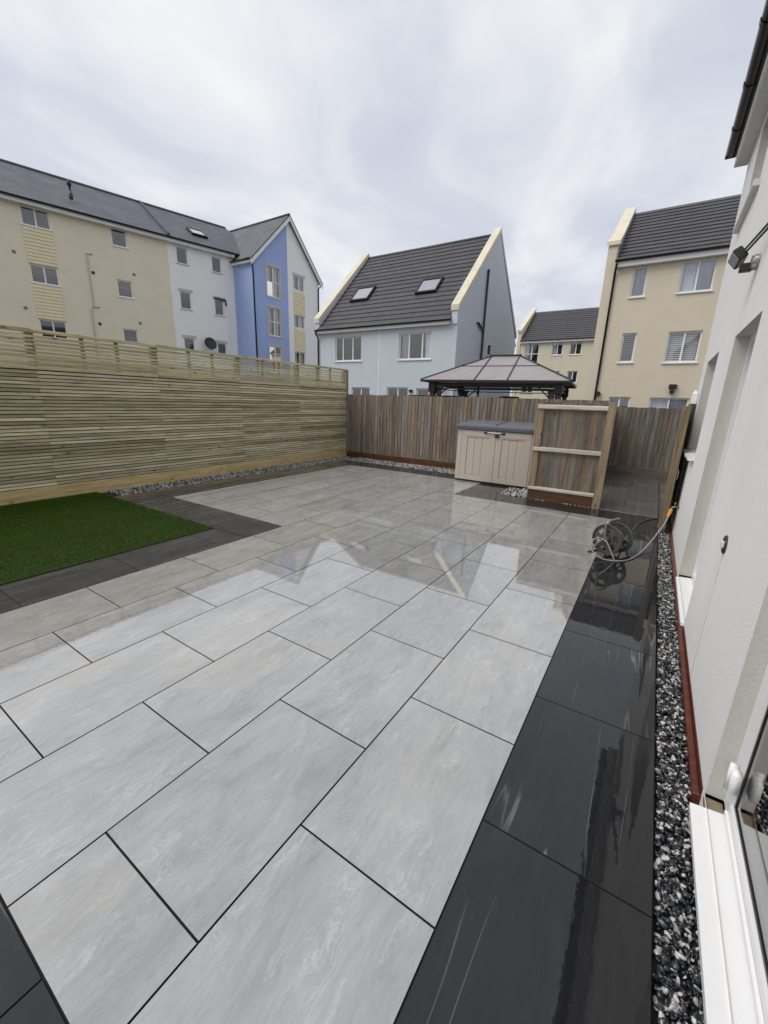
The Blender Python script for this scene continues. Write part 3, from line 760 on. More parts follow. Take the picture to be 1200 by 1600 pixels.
MB().box(W_+.05, -.05, .25, 8.5, 2.55, 2.65).build('floor', M['room'], bh)
MB().box(W_+.05, -.05, .05, 8.6, 5.0, 5.1).build('ceiling', M['room'], bh)
MB().box(W_+.05, -.05, 3.5, 3.55, 0, 5.0).build('inner_wall', M['room'], bh)
roof_courses(bh, W_+.20, -.29, -.18, 5.16, 4.35, 9.72, 18, M['tile_roof'])
MB().add([(W_, 8.9, 5.1), (0, 8.9, 5.1), (0, 4.35, 9.72), (W_, 4.35, 9.72)], [(0, 1, 2, 3)]).build('rear_roof', M['ridge'], bh)
MB().tube([(W_+.15, 4.35, 9.74), (-.2, 4.35, 9.74)], .09, 8).build('ridge', M['ridge'], bh, True)
for xa, xb in ((W_-.10, W_+.28), (-.32, .05)):
    wa, wb = xa+(.04 if xa > -1 else .10), xb-(.05 if xa > -1 else .03)
    for fy, fe in ((-.10, 4.35), (8.8, 4.352)):
        MB().prism([(xa, fy, 5.54), (xa, fe, 9.82), (xa, fe, 10.06), (xa, fy, 5.77)], (xb-xa if fy < 0 else wb-xa, 0, 0)).build('coping', M['coping'] if fy < 0 else M['paleblue'], bh)
    MB().prism([(wa, -.06, 5.0), (wa, 4.35, 9.4), (wa, 4.35, 9.815), (wa, -.06, 5.575)], (wb-wa-.002, 0, 0)).build('parapet', M['paleblue'], bh)
MB().box(W_+.13, -.35, -.20, -.001, 4.99, 5.13).build('fascia', M['fascia'], bh)
halfgutter(W_+.1, -.22, -.26, 5.17).build('gutter', M['black_pvc'], bh)
cur = M['curtain']
window(bh, *wins[0], splits=[-6.40, -5.76], rec=.06)
window(bh, *wins[1], splits=[-2.42, -1.72], rec=.06, curtain=([(-2.9, -2.5), (-1.62, -1.30)], cur))
for i, h in enumerate(lows):
    window(bh, *h, cols=2 if i in (1, 2) else 1, rec=.06, name='patio_door' if i in (1, 2) else 'window', sill=.0 if i in (1, 2) else .05)
# roof windows lie on the slope
def roof_window(root, xa, xb, ya, yb, ye, ze, slope, lift=.12):
    t = Vector((0, 1, slope)).normalized(); nrm = Vector((0, -slope, 1)).normalized()
    P = lambda x, yv, h: Vector((x, yv, ze+(yv-ye)*slope))+nrm*h
    mb = MB()
    def bar(x0, x1, y0, y1, h0, h1):
        c = [P(x0, y0, h0), P(x1, y0, h0), P(x1, y1, h0), P(x0, y1, h0)]
        mb.prism(c, nrm*(h1-h0))
    s_ = .07
    bar(xa, xa+s_, ya, yb, .0, lift+.03); bar(xb-s_, xb, ya, yb, 0, lift+.03); bar(xa+s_, xb-s_, ya, ya+s_, 0, lift+.028); bar(xa+s_, xb-s_, yb-s_, yb, 0, lift+.028)
    f = mb.build('roof_window', M['black_pvc'], root)
    MB().add([P(xa+s_, ya+s_, lift), P(xb-s_, ya+s_, lift), P(xb-s_, yb-s_, lift), P(xa+s_, yb-s_, lift)], [(0, 1, 2, 3)]).build('pane', M['sky_glass'], f)
    MB().add([P(xa+s_, ya+s_, lift-.05), P(xb-s_, ya+s_, lift-.05), P(xb-s_, yb-s_, lift-.05), P(xa+s_, yb-s_, lift-.05)], [(0, 1, 2, 3)]).build('blind', M['blind'], f)  # white sheet under the pane, its colour standing in for reflected sky
roof_window(bh, -6.95, -5.78, 1.33, 2.14, 0, 5.345, 1.007)
roof_window(bh, -2.93, -1.80, 1.31, 2.09, 0, 5.345, 1.007)
pipe(bh, [(W_+.17, -.26, 5.12), (W_+.17, -.26, 5.0), (W_+.17, -.06, 4.8), (W_+.17, -.06, 0)], .04, M['black_pvc'])
pipe(bh, [(.07, 3.0, 0), (.07, 3.0, 7.85)], .055, M['black_pvc'], 'soil_pipe')
pipe(bh, [(.07, 3.0, 5.15), (.07, 2.55, 5.28), (.07, 2.25, 5.38), (.0, 2.2, 5.38)], .05, M['black_pvc'], 'soil_pipe')
MB().box(.0, .03, 3.85, 4.4, 4.1, 4.68).build('window_frame', M['upvc'], bh); MB().box(.03, .034, 3.9, 4.35, 4.15, 4.63).build('window_pane', M['room'], bh)
MB().box(-4.11, -4.07, -.006, 0, .0, 5.0).build('render_joint', M['offwhite'], bh)
MB().cbox(-2.26, -2.08, -.08, 0, 2.1, 2.22, .01).build('wall_lamp', M['black'], bh)
MB().box(-8.9, -8.45, 2.3, 2.6, 5.1, 5.2).build('flue', M['black'], bh)

ds = thing('satellite_dish', 'tiny black dish on the pale blue house just above the gazebo beam', 'dish', (-8.13, 16.99, 2.30))
MB().lathe([(0, 0), (.08, .008), (.15, .035), (.155, .03), (.08, 0), (0, -.01)], 18, Matrix.Translation((0, -.22, .10)) @ Matrix.Rotation(R(75), 4, 'X')).build('dish', M['black'], ds, True)
MB().tube([(0, 0, 0), (0, -.1, 0), (0, -.2, .09)], .015, 6).build('bracket', M['black'], ds, True)

# ------------------------------------------------------------------ CREAM HOUSE (right, beyond the alley)
rh = thing('house', 'cream three-storey house with dark tiled roof and single raised parapet beyond the alley', 'house', (-2.05, 19.0, 0))
wR = [(.66, 1.15, 5.85, 6.90), (2.20, 3.23, 5.85, 6.90), (.66, 1.16, 3.46, 4.55), (2.20, 3.24, 3.42, 4.52), (.55, 1.33, 1.0, 2.12), (2.0, 3.28, .05, 2.12)]
facade(MB(), 0, 6.5, 0, 7.05, wR).build('wall', M['cream2'], rh)
shell(rh, -.34, 6.5, .05, 7.2, 0, 7.05, M['cream2'], 'lrb')
MB().box(.02, 6.4, .3, 7, 2.5, 2.6).build('floor', M['room'], rh); MB().box(.02, 6.4, .3, 7, 4.9, 5.0).build('floor', M['room'], rh); MB().box(.02, 6.4, 2.5, 2.55, 0, 7.0).build('inner_wall', M['room'], rh); MB().box(.02, 6.4, .02, 7, 6.98, 7.03).build('ceiling', M['room'], rh)
# parapet wall (gable) rising above the roof
sl = .81
MB().prism([(-.34, -.03, 0), (-.34, -.03, 7.75), (-.34, 3.55, 7.75+3.58*.66), (-.34, 7.2, 7.6), (-.34, 7.2, 0)], (.335, 0, 0)).build('gable_wall', M['cream2'], rh)
MB().prism([(-.40, -.10, 7.75), (-.40, -.10, 7.90), (-.40, .32, 8.15), (-.40, .32, 7.9)], (.46, 0, 0)).build('kneeler', M['coping'], rh)
MB().prism([(-.38, .321, 7.93), (-.38, .321, 8.06), (-.38, 3.55, 10.26), (-.38, 3.55, 10.12)], (.42, 0, 0)).build('coping', M['coping'], rh)
roof_courses(rh, .0, 6.6, -.22, 7.13, 3.55, 9.98, 14, M['tile_roof'])
MB().prism([(-.002, -.1, 7.25), (-.002, 3.5, 10.0), (-.002, 3.5, 10.16), (-.002, -.1, 7.5)], (.05, 0, 0)).build('flashing', M['lead'], rh)
MB().add([(0, 7.4, 7.1), (6.6, 7.4, 7.1), (6.6, 3.55, 9.98), (0, 3.55, 9.98)], [(0, 1, 2, 3)]).build('rear_roof', M['ridge'], rh)
MB().box(.03, 6.5, -.2, -.001, 6.93, 7.12).build('fascia', M['fascia'], rh)
halfgutter(.0, 6.5, -.27, 7.16).build('gutter', M['black_pvc'], rh)
window(rh, *wR[0], cols=1, curtain=([(.72, 1.10)], M['curtain']))
window(rh, *wR[1], cols=2, curtain=([(2.25, 2.75), (2.76, 3.2)], M['curtain']))
window(rh, *wR[2], cols=1, blind=True)
window(rh, *wR[3], cols=2, blind=True)
window(rh, *wR[4], cols=2, blind=True)
window(rh, *wR[5], cols=2, name='patio_door', sill=0, curtain=([(2.05, 2.6), (2.7, 3.2)], M['curtain']))
pipe(rh, [(.06, -.27, 7.1), (.06, -.25, 6.98), (.03, -.06, 6.8), (.02, -.06, 0)], .04, M['black_pvc'])
MB().lathe([(0, 0), (.09, 0), (.09, .14), (.0, .14)], 12, Matrix.Translation((.13, 0, 2.23)) @ Matrix.Rotation(R(90), 4, 'X')).build('flue', M['black'], rh)
wl = thing('wall_lamp', 'small dark security lamp above the patio door of the cream house', 'lamp', (.62, 18.99, 2.40))
MB().cbox(-.13, .13, -.14, 0, .06, .22, .02).build('lamp_head', M['black'], wl); MB().cbox(-.07, .07, -.12, 0, -.12, .02, .02).build('sensor', M['black'], wl)

# ------------------------------------------------------------------ FAR CREAM TERRACE
fh = thing('house', 'distant pale yellow terraced house seen above the gazebo roof', 'house', (-12.3, 42.0, 0))
wF = [(.74, 2.08, 5.5, 7.43), (3.24, 4.2, 6.28, 7.45), (4.82, 5.82, 6.28, 7.42), (4.91, 5.8, 3.8, 4.86), (3.42, 4.2, 3.8, 4.87), (.81, 1.95, 2.85, 3.58), (.75, 1.6, 1.0, 2.3)]
facade(MB(), 0, 12, 0, 7.55, wF).build('wall', M['cream3'], fh)
shell(fh, 0, 12, 0, 8.5, 0, 7.5, M['cream3'], 'lrb')
MB().box(.02, 11.9, .4, 8, 2.6, 2.7).build('floor', M['room'], fh); MB().box(.02, 11.9, .4, 8, 5.05, 5.15).build('floor', M['room'], fh); MB().box(.02, 11.9, 3, 3.05, 0, 7.4).build('inner_wall', M['room'], fh); MB().box(.02, 11.9, .02, 8, 7.45, 7.5).build('ceiling', M['room'], fh)
roof_courses(fh, .28, 12, -.25, 7.62, 4.1, 10.92, 15, M['tile_roof'])
MB().add([(0, 8.7, 7.6), (12, 8.7, 7.6), (12, 4.1, 10.92), (0, 4.1, 10.92)], [(0, 1, 2, 3)]).build('rear_roof', M['ridge'], fh)
MB().prism([(-.05, -.08, 0), (-.05, -.08, 8.5), (-.05, 4.1, 11.1), (-.05, 8.4, 8.3), (-.05, 8.4, 0)], (.32, 0, 0)).build('gable_wall', M['cream3'], fh)
MB().prism([(-.12, -.2, 8.48), (-.12, -.2, 8.66), (-.12, 4.1, 11.35), (-.12, 4.1, 11.12)], (.45, 0, 0)).build('coping', M['coping'], fh)
MB().box(.28, 12, -.24, -.001, 7.42, 7.60).build('fascia', M['fascia'], fh)
halfgutter(.28, 12, -.32, 7.66).build('gutter', M['black_pvc'], fh)
for i, h in enumerate(wF): window(fh, *h, cols=2, rows=2 if i == 0 else 1, rec=.09, fw_=.075, curtain=([(h[0]+.08, h[0]+.35)], M['curtain2']) if i in (0, 1, 2, 3) else None)

# ------------------------------------------------------------------ FLATS (left)
fl = thing('apartment_block', 'four-storey flats in cream, white and blue render with grey slate roofs beyond the slatted fence', 'building', (-30.67, -.9025, 0), math.atan2(.968, .25))
EZ = 10.72
wB = []                                                       # cream section
for z0, z1 in ((9.70, 10.56), (7.06, 7.94), (4.40, 5.30)):
    wB += [(10.06, 11.22, z0, z1), (13.93, 14.70, z0, z1+.03), (3.2, 3.95, z0, z1), (6.4, 7.55, z0, z1)]
wW = []
for z0, z1 in ((9.55, 10.50), (6.95, 7.96), (4.3, 5.22)):
    wW += [(17.35, 18.02, z0, z1), (19.52, 20.14, z0-.05, z1-.08)]
facade(MB(), -2, 16.86, 0, EZ, wB).build('cream_wall', M['cream'], fl)
facade(MB(), 16.86, 20.95, 0, EZ, wW).build('white_wall', M['offwhite'], fl)
shell(fl, -2, 22.5, 0, 10.0, 0, EZ, M['cream'], 'lrb')
for z in (2.65, 5.3, 7.95): MB().box(-1.9, 20.8, .3, 9.8, z-.4, z-.3).build('floor', M['room'], fl)
MB().box(-1.9, 20.8, 3, 3.05, 0, 10.6).build('inner_wall', M['room'], fl); MB().box(-1.9, 20.8, .05, 9.9, 10.6, 10.68).build('ceiling', M['room'], fl)
for i, h in enumerate(wB):
    window(fl, *h, cols=2 if (h[1]-h[0]) > 1 else 1, rec=.06)
for h in wW: window(fl, *h, cols=1, rec=.06, sillmat=M['surround'])
for h in wW[2:]:
    MB().cbox(h[0]-.09, h[1]+.12, -.03, -.001, h[3]+.01, h[3]+.17, .004).build('lintel', M['surround'], fl)
def cladding(root, x0, x1, z0, z1, y, n):
    mb = MB(); h = (z1-z0)/n
    for i in range(n):
        za = z0+i*h
        mb.prism([(x0, y-.045, za), (x0, y-.02, za+h*.97), (x0, y-.001, za+h*.97), (x0, y-.001, za)], (x1-x0, 0, 0))
    mb.build('cladding_panel', M['cladding'], root)
for z0, z1 in ((7.97, 9.63), (5.33, 6.98)):
    cladding(fl, 10.04, 11.24, z0, z1, 0, 10)
    cladding(fl, 6.38, 7.57, z0, z1, 0, 10)
# roofs
mz = .68
def slab(pts, th, name, mat):
    v = [Vector(p) for p in pts]; nrm = (v[1]-v[0]).cross(v[-1]-v[0]).normalized()
    if nrm.z < 0: nrm = -nrm
    o = MB().prism([p-nrm*th for p in v], nrm*th).mesh(name, mat); return o
def sloped(name, x0, x1, ye, ze, yr, zr, mat):
    """slope facing -y, as its own rotated object so the slates follow the slope"""
    ang = math.atan2(zr-ze, yr-ye); Ls = math.hypot(zr-ze, yr-ye)
    return MB().box(x0, x1, 0, Ls, -.08, 0).build(name, mat, fl), ang
RY, RZ = 5.0, 14.0
o_, a_ = sloped('main_roof', -2.2, 22.8, -.35, EZ+.12, RY, RZ, M['slate']); o_.location = (0, -.35, EZ+.12); o_.rotation_euler = (a_, 0, 0)
MB().add([(-2.2, 10.2, EZ+.1), (22.8, 10.2, EZ+.1), (22.8, RY, RZ-.05), (-2.2, RY, RZ-.05)], [(0, 1, 2, 3)]).build('rear_roof', M['ridge'], fl)
MB().tube([(-2.2, RY, RZ+.02), (22.7, RY, RZ+.02)], .09, 6).build('ridge', M['ridge'], fl, True)
MB().beam((16.9, -.36, EZ+.19), (16.9, RY, RZ+.07), .13, .12, (0, 0, 1)).build('verge_strip', M['ridge'], fl)
# gabled end block, squared to the gardens, x along its front (+Y), y into the block (-X)
wg = thing('apartment_block', 'blue and white gabled end block adjoining the flats beyond the slatted fence', 'building', (-23.55, 19.38, 0), R(90))
GW, GX = 6.45, 3.30; GE, GZ = 10.30, 13.86
wG = [(1.22, 2.40, 8.40, 10.30), (1.22, 2.40, 5.88, 7.72), (1.22, 2.40, 3.35, 5.18)]
wH = [(3.72, 4.84, 9.32, 10.27), (3.72, 4.84, 6.75, 7.65), (3.72, 4.84, 4.15, 5.06)]
gt_ = lambda x: GE + (GZ-.25-GE)*(x/GX if x < GX else (GW-x)/(GW-GX))
bx = 3.18
facade(MB(), 0, bx, 0, GE, wG).add([(0, 0, GE), (bx, 0, GE), (bx, 0, gt_(bx))], [(0, 1, 2)]).build('blue_wall', M['blue'], wg)
facade(MB(), bx, GW, 0, GE, wH).add([(bx, 0, GE), (GW, 0, GE), (GX, 0, gt_(GX)), (bx, 0, gt_(bx))], [(0, 1, 2, 3)]).build('white_wall', M['offwhite'], wg)
MB().add([(0, 0, 0), (0, 7, 0), (0, 7, GE), (0, 0, GE)], [(0, 1, 2, 3)]).build('blue_return_wall', M['blue'], wg)
MB().add([(GW, 0, 0), (GW, 9, 0), (GW, 9, GE), (GW, 0, GE)], [(0, 1, 2, 3)]).build('white_return_wall', M['offwhite'], wg)
for z in (2.3, 5.4, 7.95): MB().box(.05, GW-.05, .3, 6, z-.1, z).build('floor', M['room'], wg)
MB().box(.05, GW-.05, 2.2, 2.25, 0, GE).build('inner_wall', M['room'], wg); MB().box(.03, GW-.03, .03, 6.5, GE+.02, GE+.06).build('ceiling', M['room'], wg)
for h in wG:
    window(wg, *h, cols=2, rows=2, rec=.05, sill=0, curtain=([(h[0]+.05, h[0]+.42), (h[1]-.5, h[1]-.05)], M['curtain2']))
    mb = MB(); a, b, c, d = h[0]-.1, h[1]+.1, h[2]-.1, h[3]+.1
    mb.box(a, h[0], -.03, -.001, c, d).box(h[1], b, -.03, -.001, c, d).box(h[0], h[1], -.03, -.001, c, h[2]).box(h[0], h[1], -.03, -.001, h[3], d)
    mb.build('window_surround', M['surround'], wg)
for h in wH: window(wg, *h, cols=2, rec=.05, sill=.02, curtain=([(h[0]+.05, h[0]+.4), (h[1]-.4, h[1]-.05)], M['curtain2']))
MB().cbox(3.66, 4.95, -.03, -.001, 10.29, 10.43, .004).build('lintel', M['surround'], wg)
for z0, z1 in ((7.68, 9.24), (5.09, 6.68)): cladding(wg, 3.70, 4.86, z0, z1, 0, 9)
OV = .22
for sx, xe_ in ((-1, -.24), (1, GW+.24)):
    ze_ = GE-.02
    dx = abs(GX-xe_); Ls = math.hypot(dx, GZ-ze_); DP = 6.6 if sx < 0 else 9.0
    o = MB().box(0, DP, 0, Ls, -.07, 0).build('roof', M['slate'], wg)
    ex = Vector((0, 1, 0)); ey = Vector((-sx*dx, 0, GZ-ze_)).normalized(); ez = ex.cross(ey); y0_ = -OV
    if ez.z < 0: ex = -ex; ez = ex.cross(ey); y0_ = -OV+DP
    mm = Matrix.Identity(4)
    for i in range(3): mm[i][0], mm[i][1], mm[i][2], mm[i][3] = ex[i], ey[i], ez[i], (xe_, y0_, ze_)[i]
    o.matrix_basis = mm
    p0 = Vector((xe_, -OV, ze_-.10)); p1 = Vector((GX, -OV, GZ-.10))
    MB().prism([p0+Vector((0, .012, -.02)), p1+Vector((0, .012, -.02)), p1+Vector((0, .012, .0)), p0+Vector((0, .012, .0))], (0, OV-.014, 0)).build('soffit', M['fascia'], wg)
    MB().prism([p0+Vector((0, -.02, -.26)), p1+Vector((0, -.02, -.26)), p1+Vector((0, -.02, .03)), p0+Vector((0, -.02, .03))], (0, .03, 0)).build('bargeboard', M['fascia'], wg)
    MB().prism([p0+Vector((0, -.03, .035)), p1+Vector((0, -.03, .035)), p1+Vector((0, -.03, .12)), p0+Vector((0, -.03, .12))], (0, .05, 0)).build('verge', M['black_pvc'], wg)
MB().tube([(GX, -OV, GZ+.02), (GX, 6.4, GZ+.02)], .08, 6).build('ridge', M['ridge'], wg, True)
MB().box(-.22, -.001, -OV+.03, 1.9, GE-.22, GE-.06).build('fascia', M['fascia'], wg)
pipe(wg, [(-.28, -.1, GE-.02), (-.28, 1.8, GE-.02)], .06, M['black_pvc'], 'gutter')
pipe(wg, [(-.26, -.06, GE-.05), (-.05, -.1, GE-.3), (.03, -.06, GE-.5), (.05, -.06, 0)], .05, M['black_pvc'])
pipe(wg, [(GW+.2, -.05, GE-.15), (GW-.08, -.06, GE-.4), (GW-.06, -.06, 0)], .05, M['black_pvc'])
MB().box(-2.2, 20.94, -.33, -.001, EZ-.16, EZ+.03).build('fascia', M['fascia'], fl)
halfgutter(-2.2, 20.9, -.42, EZ+.06, .07).build('gutter', M['black_pvc'], fl)
pipe(fl, [(19.5, -.08, 7.92), (20.25, -.08, 7.88), (20.27, -.08, 7.55)], .055, M['black_pvc'], 'waste_pipe')
pipe(fl, [(20.27, -.07, 7.7), (20.24, -.07, 0)], .045, M['upvc'], 'waste_pipe')
pipe(fl, [(12.9, -.04, 8.98), (12.63, -.04, 8.98), (12.63, -.04, 6.4), (12.5, -.04, 6.1), (12.42, -.04, 0)], .035, M['surround'], 'waste_pipe')
pipe(fl, [(12.9, -.04, 6.3), (12.55, -.04, 6.3)], .035, M['surround'], 'waste_pipe')
for sx, z in ((9.54, 8.34), (9.6, 5.75), (14.87, 8.38), (14.9, 5.74)): MB().box(sx-.07, sx+.07, -.02, 0, z-.07, z+.07).build('air_vent', M['door_grey'], fl)
for sx, z in ((12.83, 8.06), (12.81, 5.42)): MB().lathe([(0, .04), (.07, .04), (.09, 0)], 12, Matrix.Translation((sx, 0, z)) @ Matrix.Rotation(R(90), 4, 'X')).build('flue', M['black'], fl)
# roof terminal
tm = MB().lathe([(.10, 0), (.12, .25), (.05, .3), (.05, .62), (.11, .64), (.09, .82), (.0, .95)], 10)
tm.build('roof_terminal', M['black'], fl, True, (12.45, 1.0, EZ+.12+1.35*mz))
roof_window(fl, 18.75, 19.75, 1.0, 2.0, -.35, EZ+.13, (RZ-EZ-.12)/(RY+.35))
# satellite dish
sdh = thing('satellite_dish', 'black satellite dish on the white wall of the flats just above the slatted fence', 'dish', (0, 0, 0))
fm = Matrix.Translation((-30.67, -.9025, 0)) @ Matrix.Rotation(math.atan2(.968, .25), 4, 'Z')
dp = fm @ Vector((18.88, -.01, 4.85)); sdh.location = dp; sdh.rotation_euler = (0, 0, math.atan2(.968, .25))
dm = Matrix.Translation((0, -.38, .12)) @ Matrix.Rotation(R(72), 4, 'X') @ Matrix.Rotation(R(0), 4, 'Y')
MB().lathe([(.0, .0), (.15, .012), (.30, .045), (.40, .09), (.405, .085), (.30, .035), (.15, 0), (0, -.012)], 24, dm).build('dish', M['black'], sdh, True)
MB().tube([(0, 0, 0), (0, -.2, 0), (0, -.34, .10)], .025, 8).build('bracket', M['black'], sdh, True)
MB().tube([(0, -.38, -.28), (0, -.85, .02), (0, -.86, .12)], .015, 6).build('feed_arm', M['black'], sdh, True)

# ------------------------------------------------------------------ WHITE HOUSE (right edge)
# local x = -Y world, local y = +X world
wx = .775
hs = thing('house', 'white roughcast house with black gutter and recessed windows along the gravel channel', 'house', (wx, 0, 0), R(-90))
HY0, HY1 = -4.0, 7.25
op_door = (-1.06, 1.6, .06, 2.30)              # local x0,x1 (= -Y)
op_back = (-3.97, -2.82, .06, 2.30)
op_win = (-6.50, -5.18, 1.13, 2.31)
op_up = (-6.12, -5.06, 3.86, 4.80)
facade(MB(), -HY1, -HY0, -.1, 4.95, [op_door, op_back, op_win, op_up], 0, .0).build('wall', M['white_wall'], hs)
for a, b, c, d in (op_door, op_back, op_win, op_up):
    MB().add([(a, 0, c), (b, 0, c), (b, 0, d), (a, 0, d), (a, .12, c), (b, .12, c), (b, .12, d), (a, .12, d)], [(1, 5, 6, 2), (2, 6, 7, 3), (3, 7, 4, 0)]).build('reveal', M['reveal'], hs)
shell(hs, -HY1, -HY0, 0, 7.5, -.1, 4.95, M['white_wall'], 'lrb')
MB().add([(-HY1, 0, 4.95), (-HY1, 7.5, 4.95), (-HY1, 3.75, 8.4)], [(0, 1, 2)]).build('gable_wall', M['white_wall'], hs)
MB().add([(-HY0, 0, 4.95), (-HY0, 7.5, 4.95), (-HY0, 3.75, 8.4)], [(0, 1, 2)]).build('gable_wall', M['white_wall'], hs)
MB().box(-HY1-.08, -HY0+.1, -.125, 0.0, 4.93, 4.948).build('soffit', M['soffit'], hs)
MB().box(-HY1-.08, -HY0+.1, -.15, -.126, 4.93, 5.14).build('fascia', M['fascia'], hs)
gt = halfgutter(-HY1-.12, -HY0+.1, -.215, 5.13, .058, 12).build('gutter', M['black_pvc'], hs)
MB().box(-HY1-.125, -HY1-.12, -.273, -.157, 5.072, 5.135).build('stop_end', M['black_pvc'], gt)
for yy_ in (5.83, 4.93, 4.03, 3.1, 6.7):
    halfgutter(-yy_-.035, -yy_+.035, -.215, 5.13, .066, 12).build('bracket', M['black_pvc'], gt)
MB().prism([(-HY1-.1, -.20, 5.14), (-HY1-.1, 3.75, 8.62), (-HY1-.1, 7.7, 5.14), (-HY1-.1, 7.7, 5.02), (-HY1-.1, 3.75, 8.5), (-HY1-.1, -.16, 5.06)], (HY1-HY0+.2, 0, 0)).build('roof', M['tile_roof'], hs)
MB().box(-HY1+.02, -HY0-.02, .12, 7.4, 2.42, 2.6).build('floor', M['room'], hs)
MB().box(-HY1+.02, -HY0-.02, .25, 7.4, -.02, .04).build('floor', M['floor_in'], hs)
MB().box(-HY1+.02, -HY0-.02, 3.6, 3.7, .04, 2.4).build('inner_wall', M['offwhite'], hs)
MB().box(-1.75, -1.65, .12, 3.6, .04, 2.4).build('inner_wall', M['offwhite'], hs)
MB().box(-HY1+.02, -HY0-.02, .02, 7.4, 4.86, 4.94).build('ceiling', M['room'], hs)
# patio door by the camera
pd = MB(); a, b, c, d = op_door
yf = .065
pd.box(a, a+.085, yf, yf+.07, c, d).box(b-.085, b, yf, yf+.07, c, d).box(a+.085, b-.085, yf, yf+.07, c, c+.06).box(a+.085, b-.085, yf, yf+.07, d-.09, d)
pd.box(.25, .35, yf+.002, yf+.068, c+.06, d-.09)
pdo = pd.build('patio_door', M['upvc'], hs)
MB().box(a+.085, b-.085, yf-.012, yf-.001, c+.012, c+.03).build('threshold_bead', M['upvc'], pdo)
for x0, x1 in ((a+.085, .25), (.35, b-.085)):
    MB().box(x0, x0+.012, yf+.012, yf+.02, c+.06, d-.09).box(x1-.012, x1, yf+.012, yf+.02, c+.06, d-.09).box(x0+.012, x1-.012, yf+.012, yf+.02, c+.06, c+.072).build('gasket', M['black'], pdo)
    MB().add([(x0+.012, yf+.016, c+.072), (x1-.012, yf+.016, c+.072), (x1-.012, yf+.016, d-.09), (x0+.012, yf+.016, d-.09)], [(0, 1, 2, 3)]).build('pane', M['door_glass'], pdo)
MB().prism([(-.985, -.055, .022), (-.985, -.055, .045), (-.985, yf-.001, .058), (-.985, yf-.001, .022)], (2.55, 0, 0)).build('sill', M['upvc'], pdo)
MB().cbox(-1.058, -.987, -.002, yf-.001, .02, .046, .003).build('sill_packing', M['door_grey'], pdo)
hg = MB().cbox(-.985, -.935, .035, .064, .20, .30, .010).cbox(-1.02, -.984, .045, .064, .225, .285, .008)
hg.tube([(-.982, .042, .19), (-.982, .042, .31)], .013, 10)
hg.build('hinge', M['upvc'], pdo, True)
# second door, window, upper window (frames deep in their reveals)
def flat_window(op, name, cols, sillz=True, z_sill_proj=.055):
    a, b, c, d = op
    f = window(hs, a, b, c, d, 0, cols=cols, rec=.105, fw_=.06, sill=0, name=name)
    if sillz: MB().prism([(a-.03, -z_sill_proj, c-.04), (a-.03, -z_sill_proj, c-.012), (a-.03, .104, c-.001), (a-.03, .104, c-.04)], (b-a+.06, 0, 0)).build('sill', M['upvc'] if name != 'upper' else M['soffit'], f)
    return f
f2 = flat_window(op_back, 'back_door', 1, False)
MB().prism([(-3.93, -.022, .02), (-3.93, -.022, .045), (-3.93, .104, .058), (-3.93, .104, .02)], (1.10, 0, 0)).build('sill', M['upvc'], f2)
MB().cbox(-3.968, -3.932, -.002, .1, .02, .046, .003).build('sill_packing', M['door_grey'], f2)
f3 = flat_window(op_win, 'window', 2, True, .065)
MB().box(-6.3, -5.6, .075, .10, 2.13, 2.17).build('trickle_vent', M['upvc'], f3)
f4 = window(hs, *op_up, 0, cols=2, rec=.10, fw_=.06, sill=0)
MB().cbox(-6.32, -4.96, -.055, .099, 3.80, 3.858, .003).build('sill', M['soffit'], f4)
# red stained boards at the foot of the wall
for y0, y1 in ((1.09, 4.2), (4.2, 7.2)):
    MB().cbox(-y1+.001, -y0-.001, -.033, -.004, -.12, .012, .004).build('plinth_board', M['plinth'], hs)
MB().cbox(-2.79, -1.10, -.0035, -.0005, -.09, .045, .0005).build('plinth_board', M['plinth'], hs)
# overflow pipe
MB().lathe([(.0, .010), (.050, .010), (.056, .0)], 16, Matrix.Translation((-2.03, 0, .93)) @ Matrix.Rotation(R(90), 4, 'X')).build('pipe_collar', M['black'], hs)
MB().cbox(-2.03-.018, -2.03+.018, -.022, 0, .912, .948, .003).build('overflow_pipe', M['upvc'], hs)
# stain line below the pipe
MB().box(-2.034, -2.030, -.0022, -.0008, .05, .91).build('stain_line', M['soffit'], hs)

# floodlight
fd = thing('floodlight', 'black floodlight on a twin-rod bracket fixed to the white house wall', 'lamp', (wx, 3.6, 2.78))
MB().lathe([(0, .05), (.045, .05), (.055, .03), (.055, 0)], 16, Matrix.Rotation(R(-90), 4, 'Y')).build('junction_box', M['tube'], fd, True)
bodyM = Matrix.Translation((-.13, .06, .06)) @ Euler((R(-18), R(-35), R(15))).to_matrix().to_4x4()
def xf(mb, mat4):
    mb.v = [tuple(mat4 @ Vector(v)) for v in mb.v]; return mb
xf(MB().cbox(-.03, .03, -.075, .075, -.05, .05, .008), bodyM).build('lamp_head', M['black'], fd)
xf(MB().cbox(-.036, -.031, -.064, .064, -.04, .04, .001), bodyM).build('lens', M['lampglass'], fd)
MB().cbox(-.11, -.03, -.02, .04, -.06, .0, .008).build('sensor', M['black'], fd)
for dz in (0, .035): MB().tube([(-.10, .05, .075+dz), (-.02, -.45, .12+dz)], .008, 8).build('rod', M['black'], fd, True)

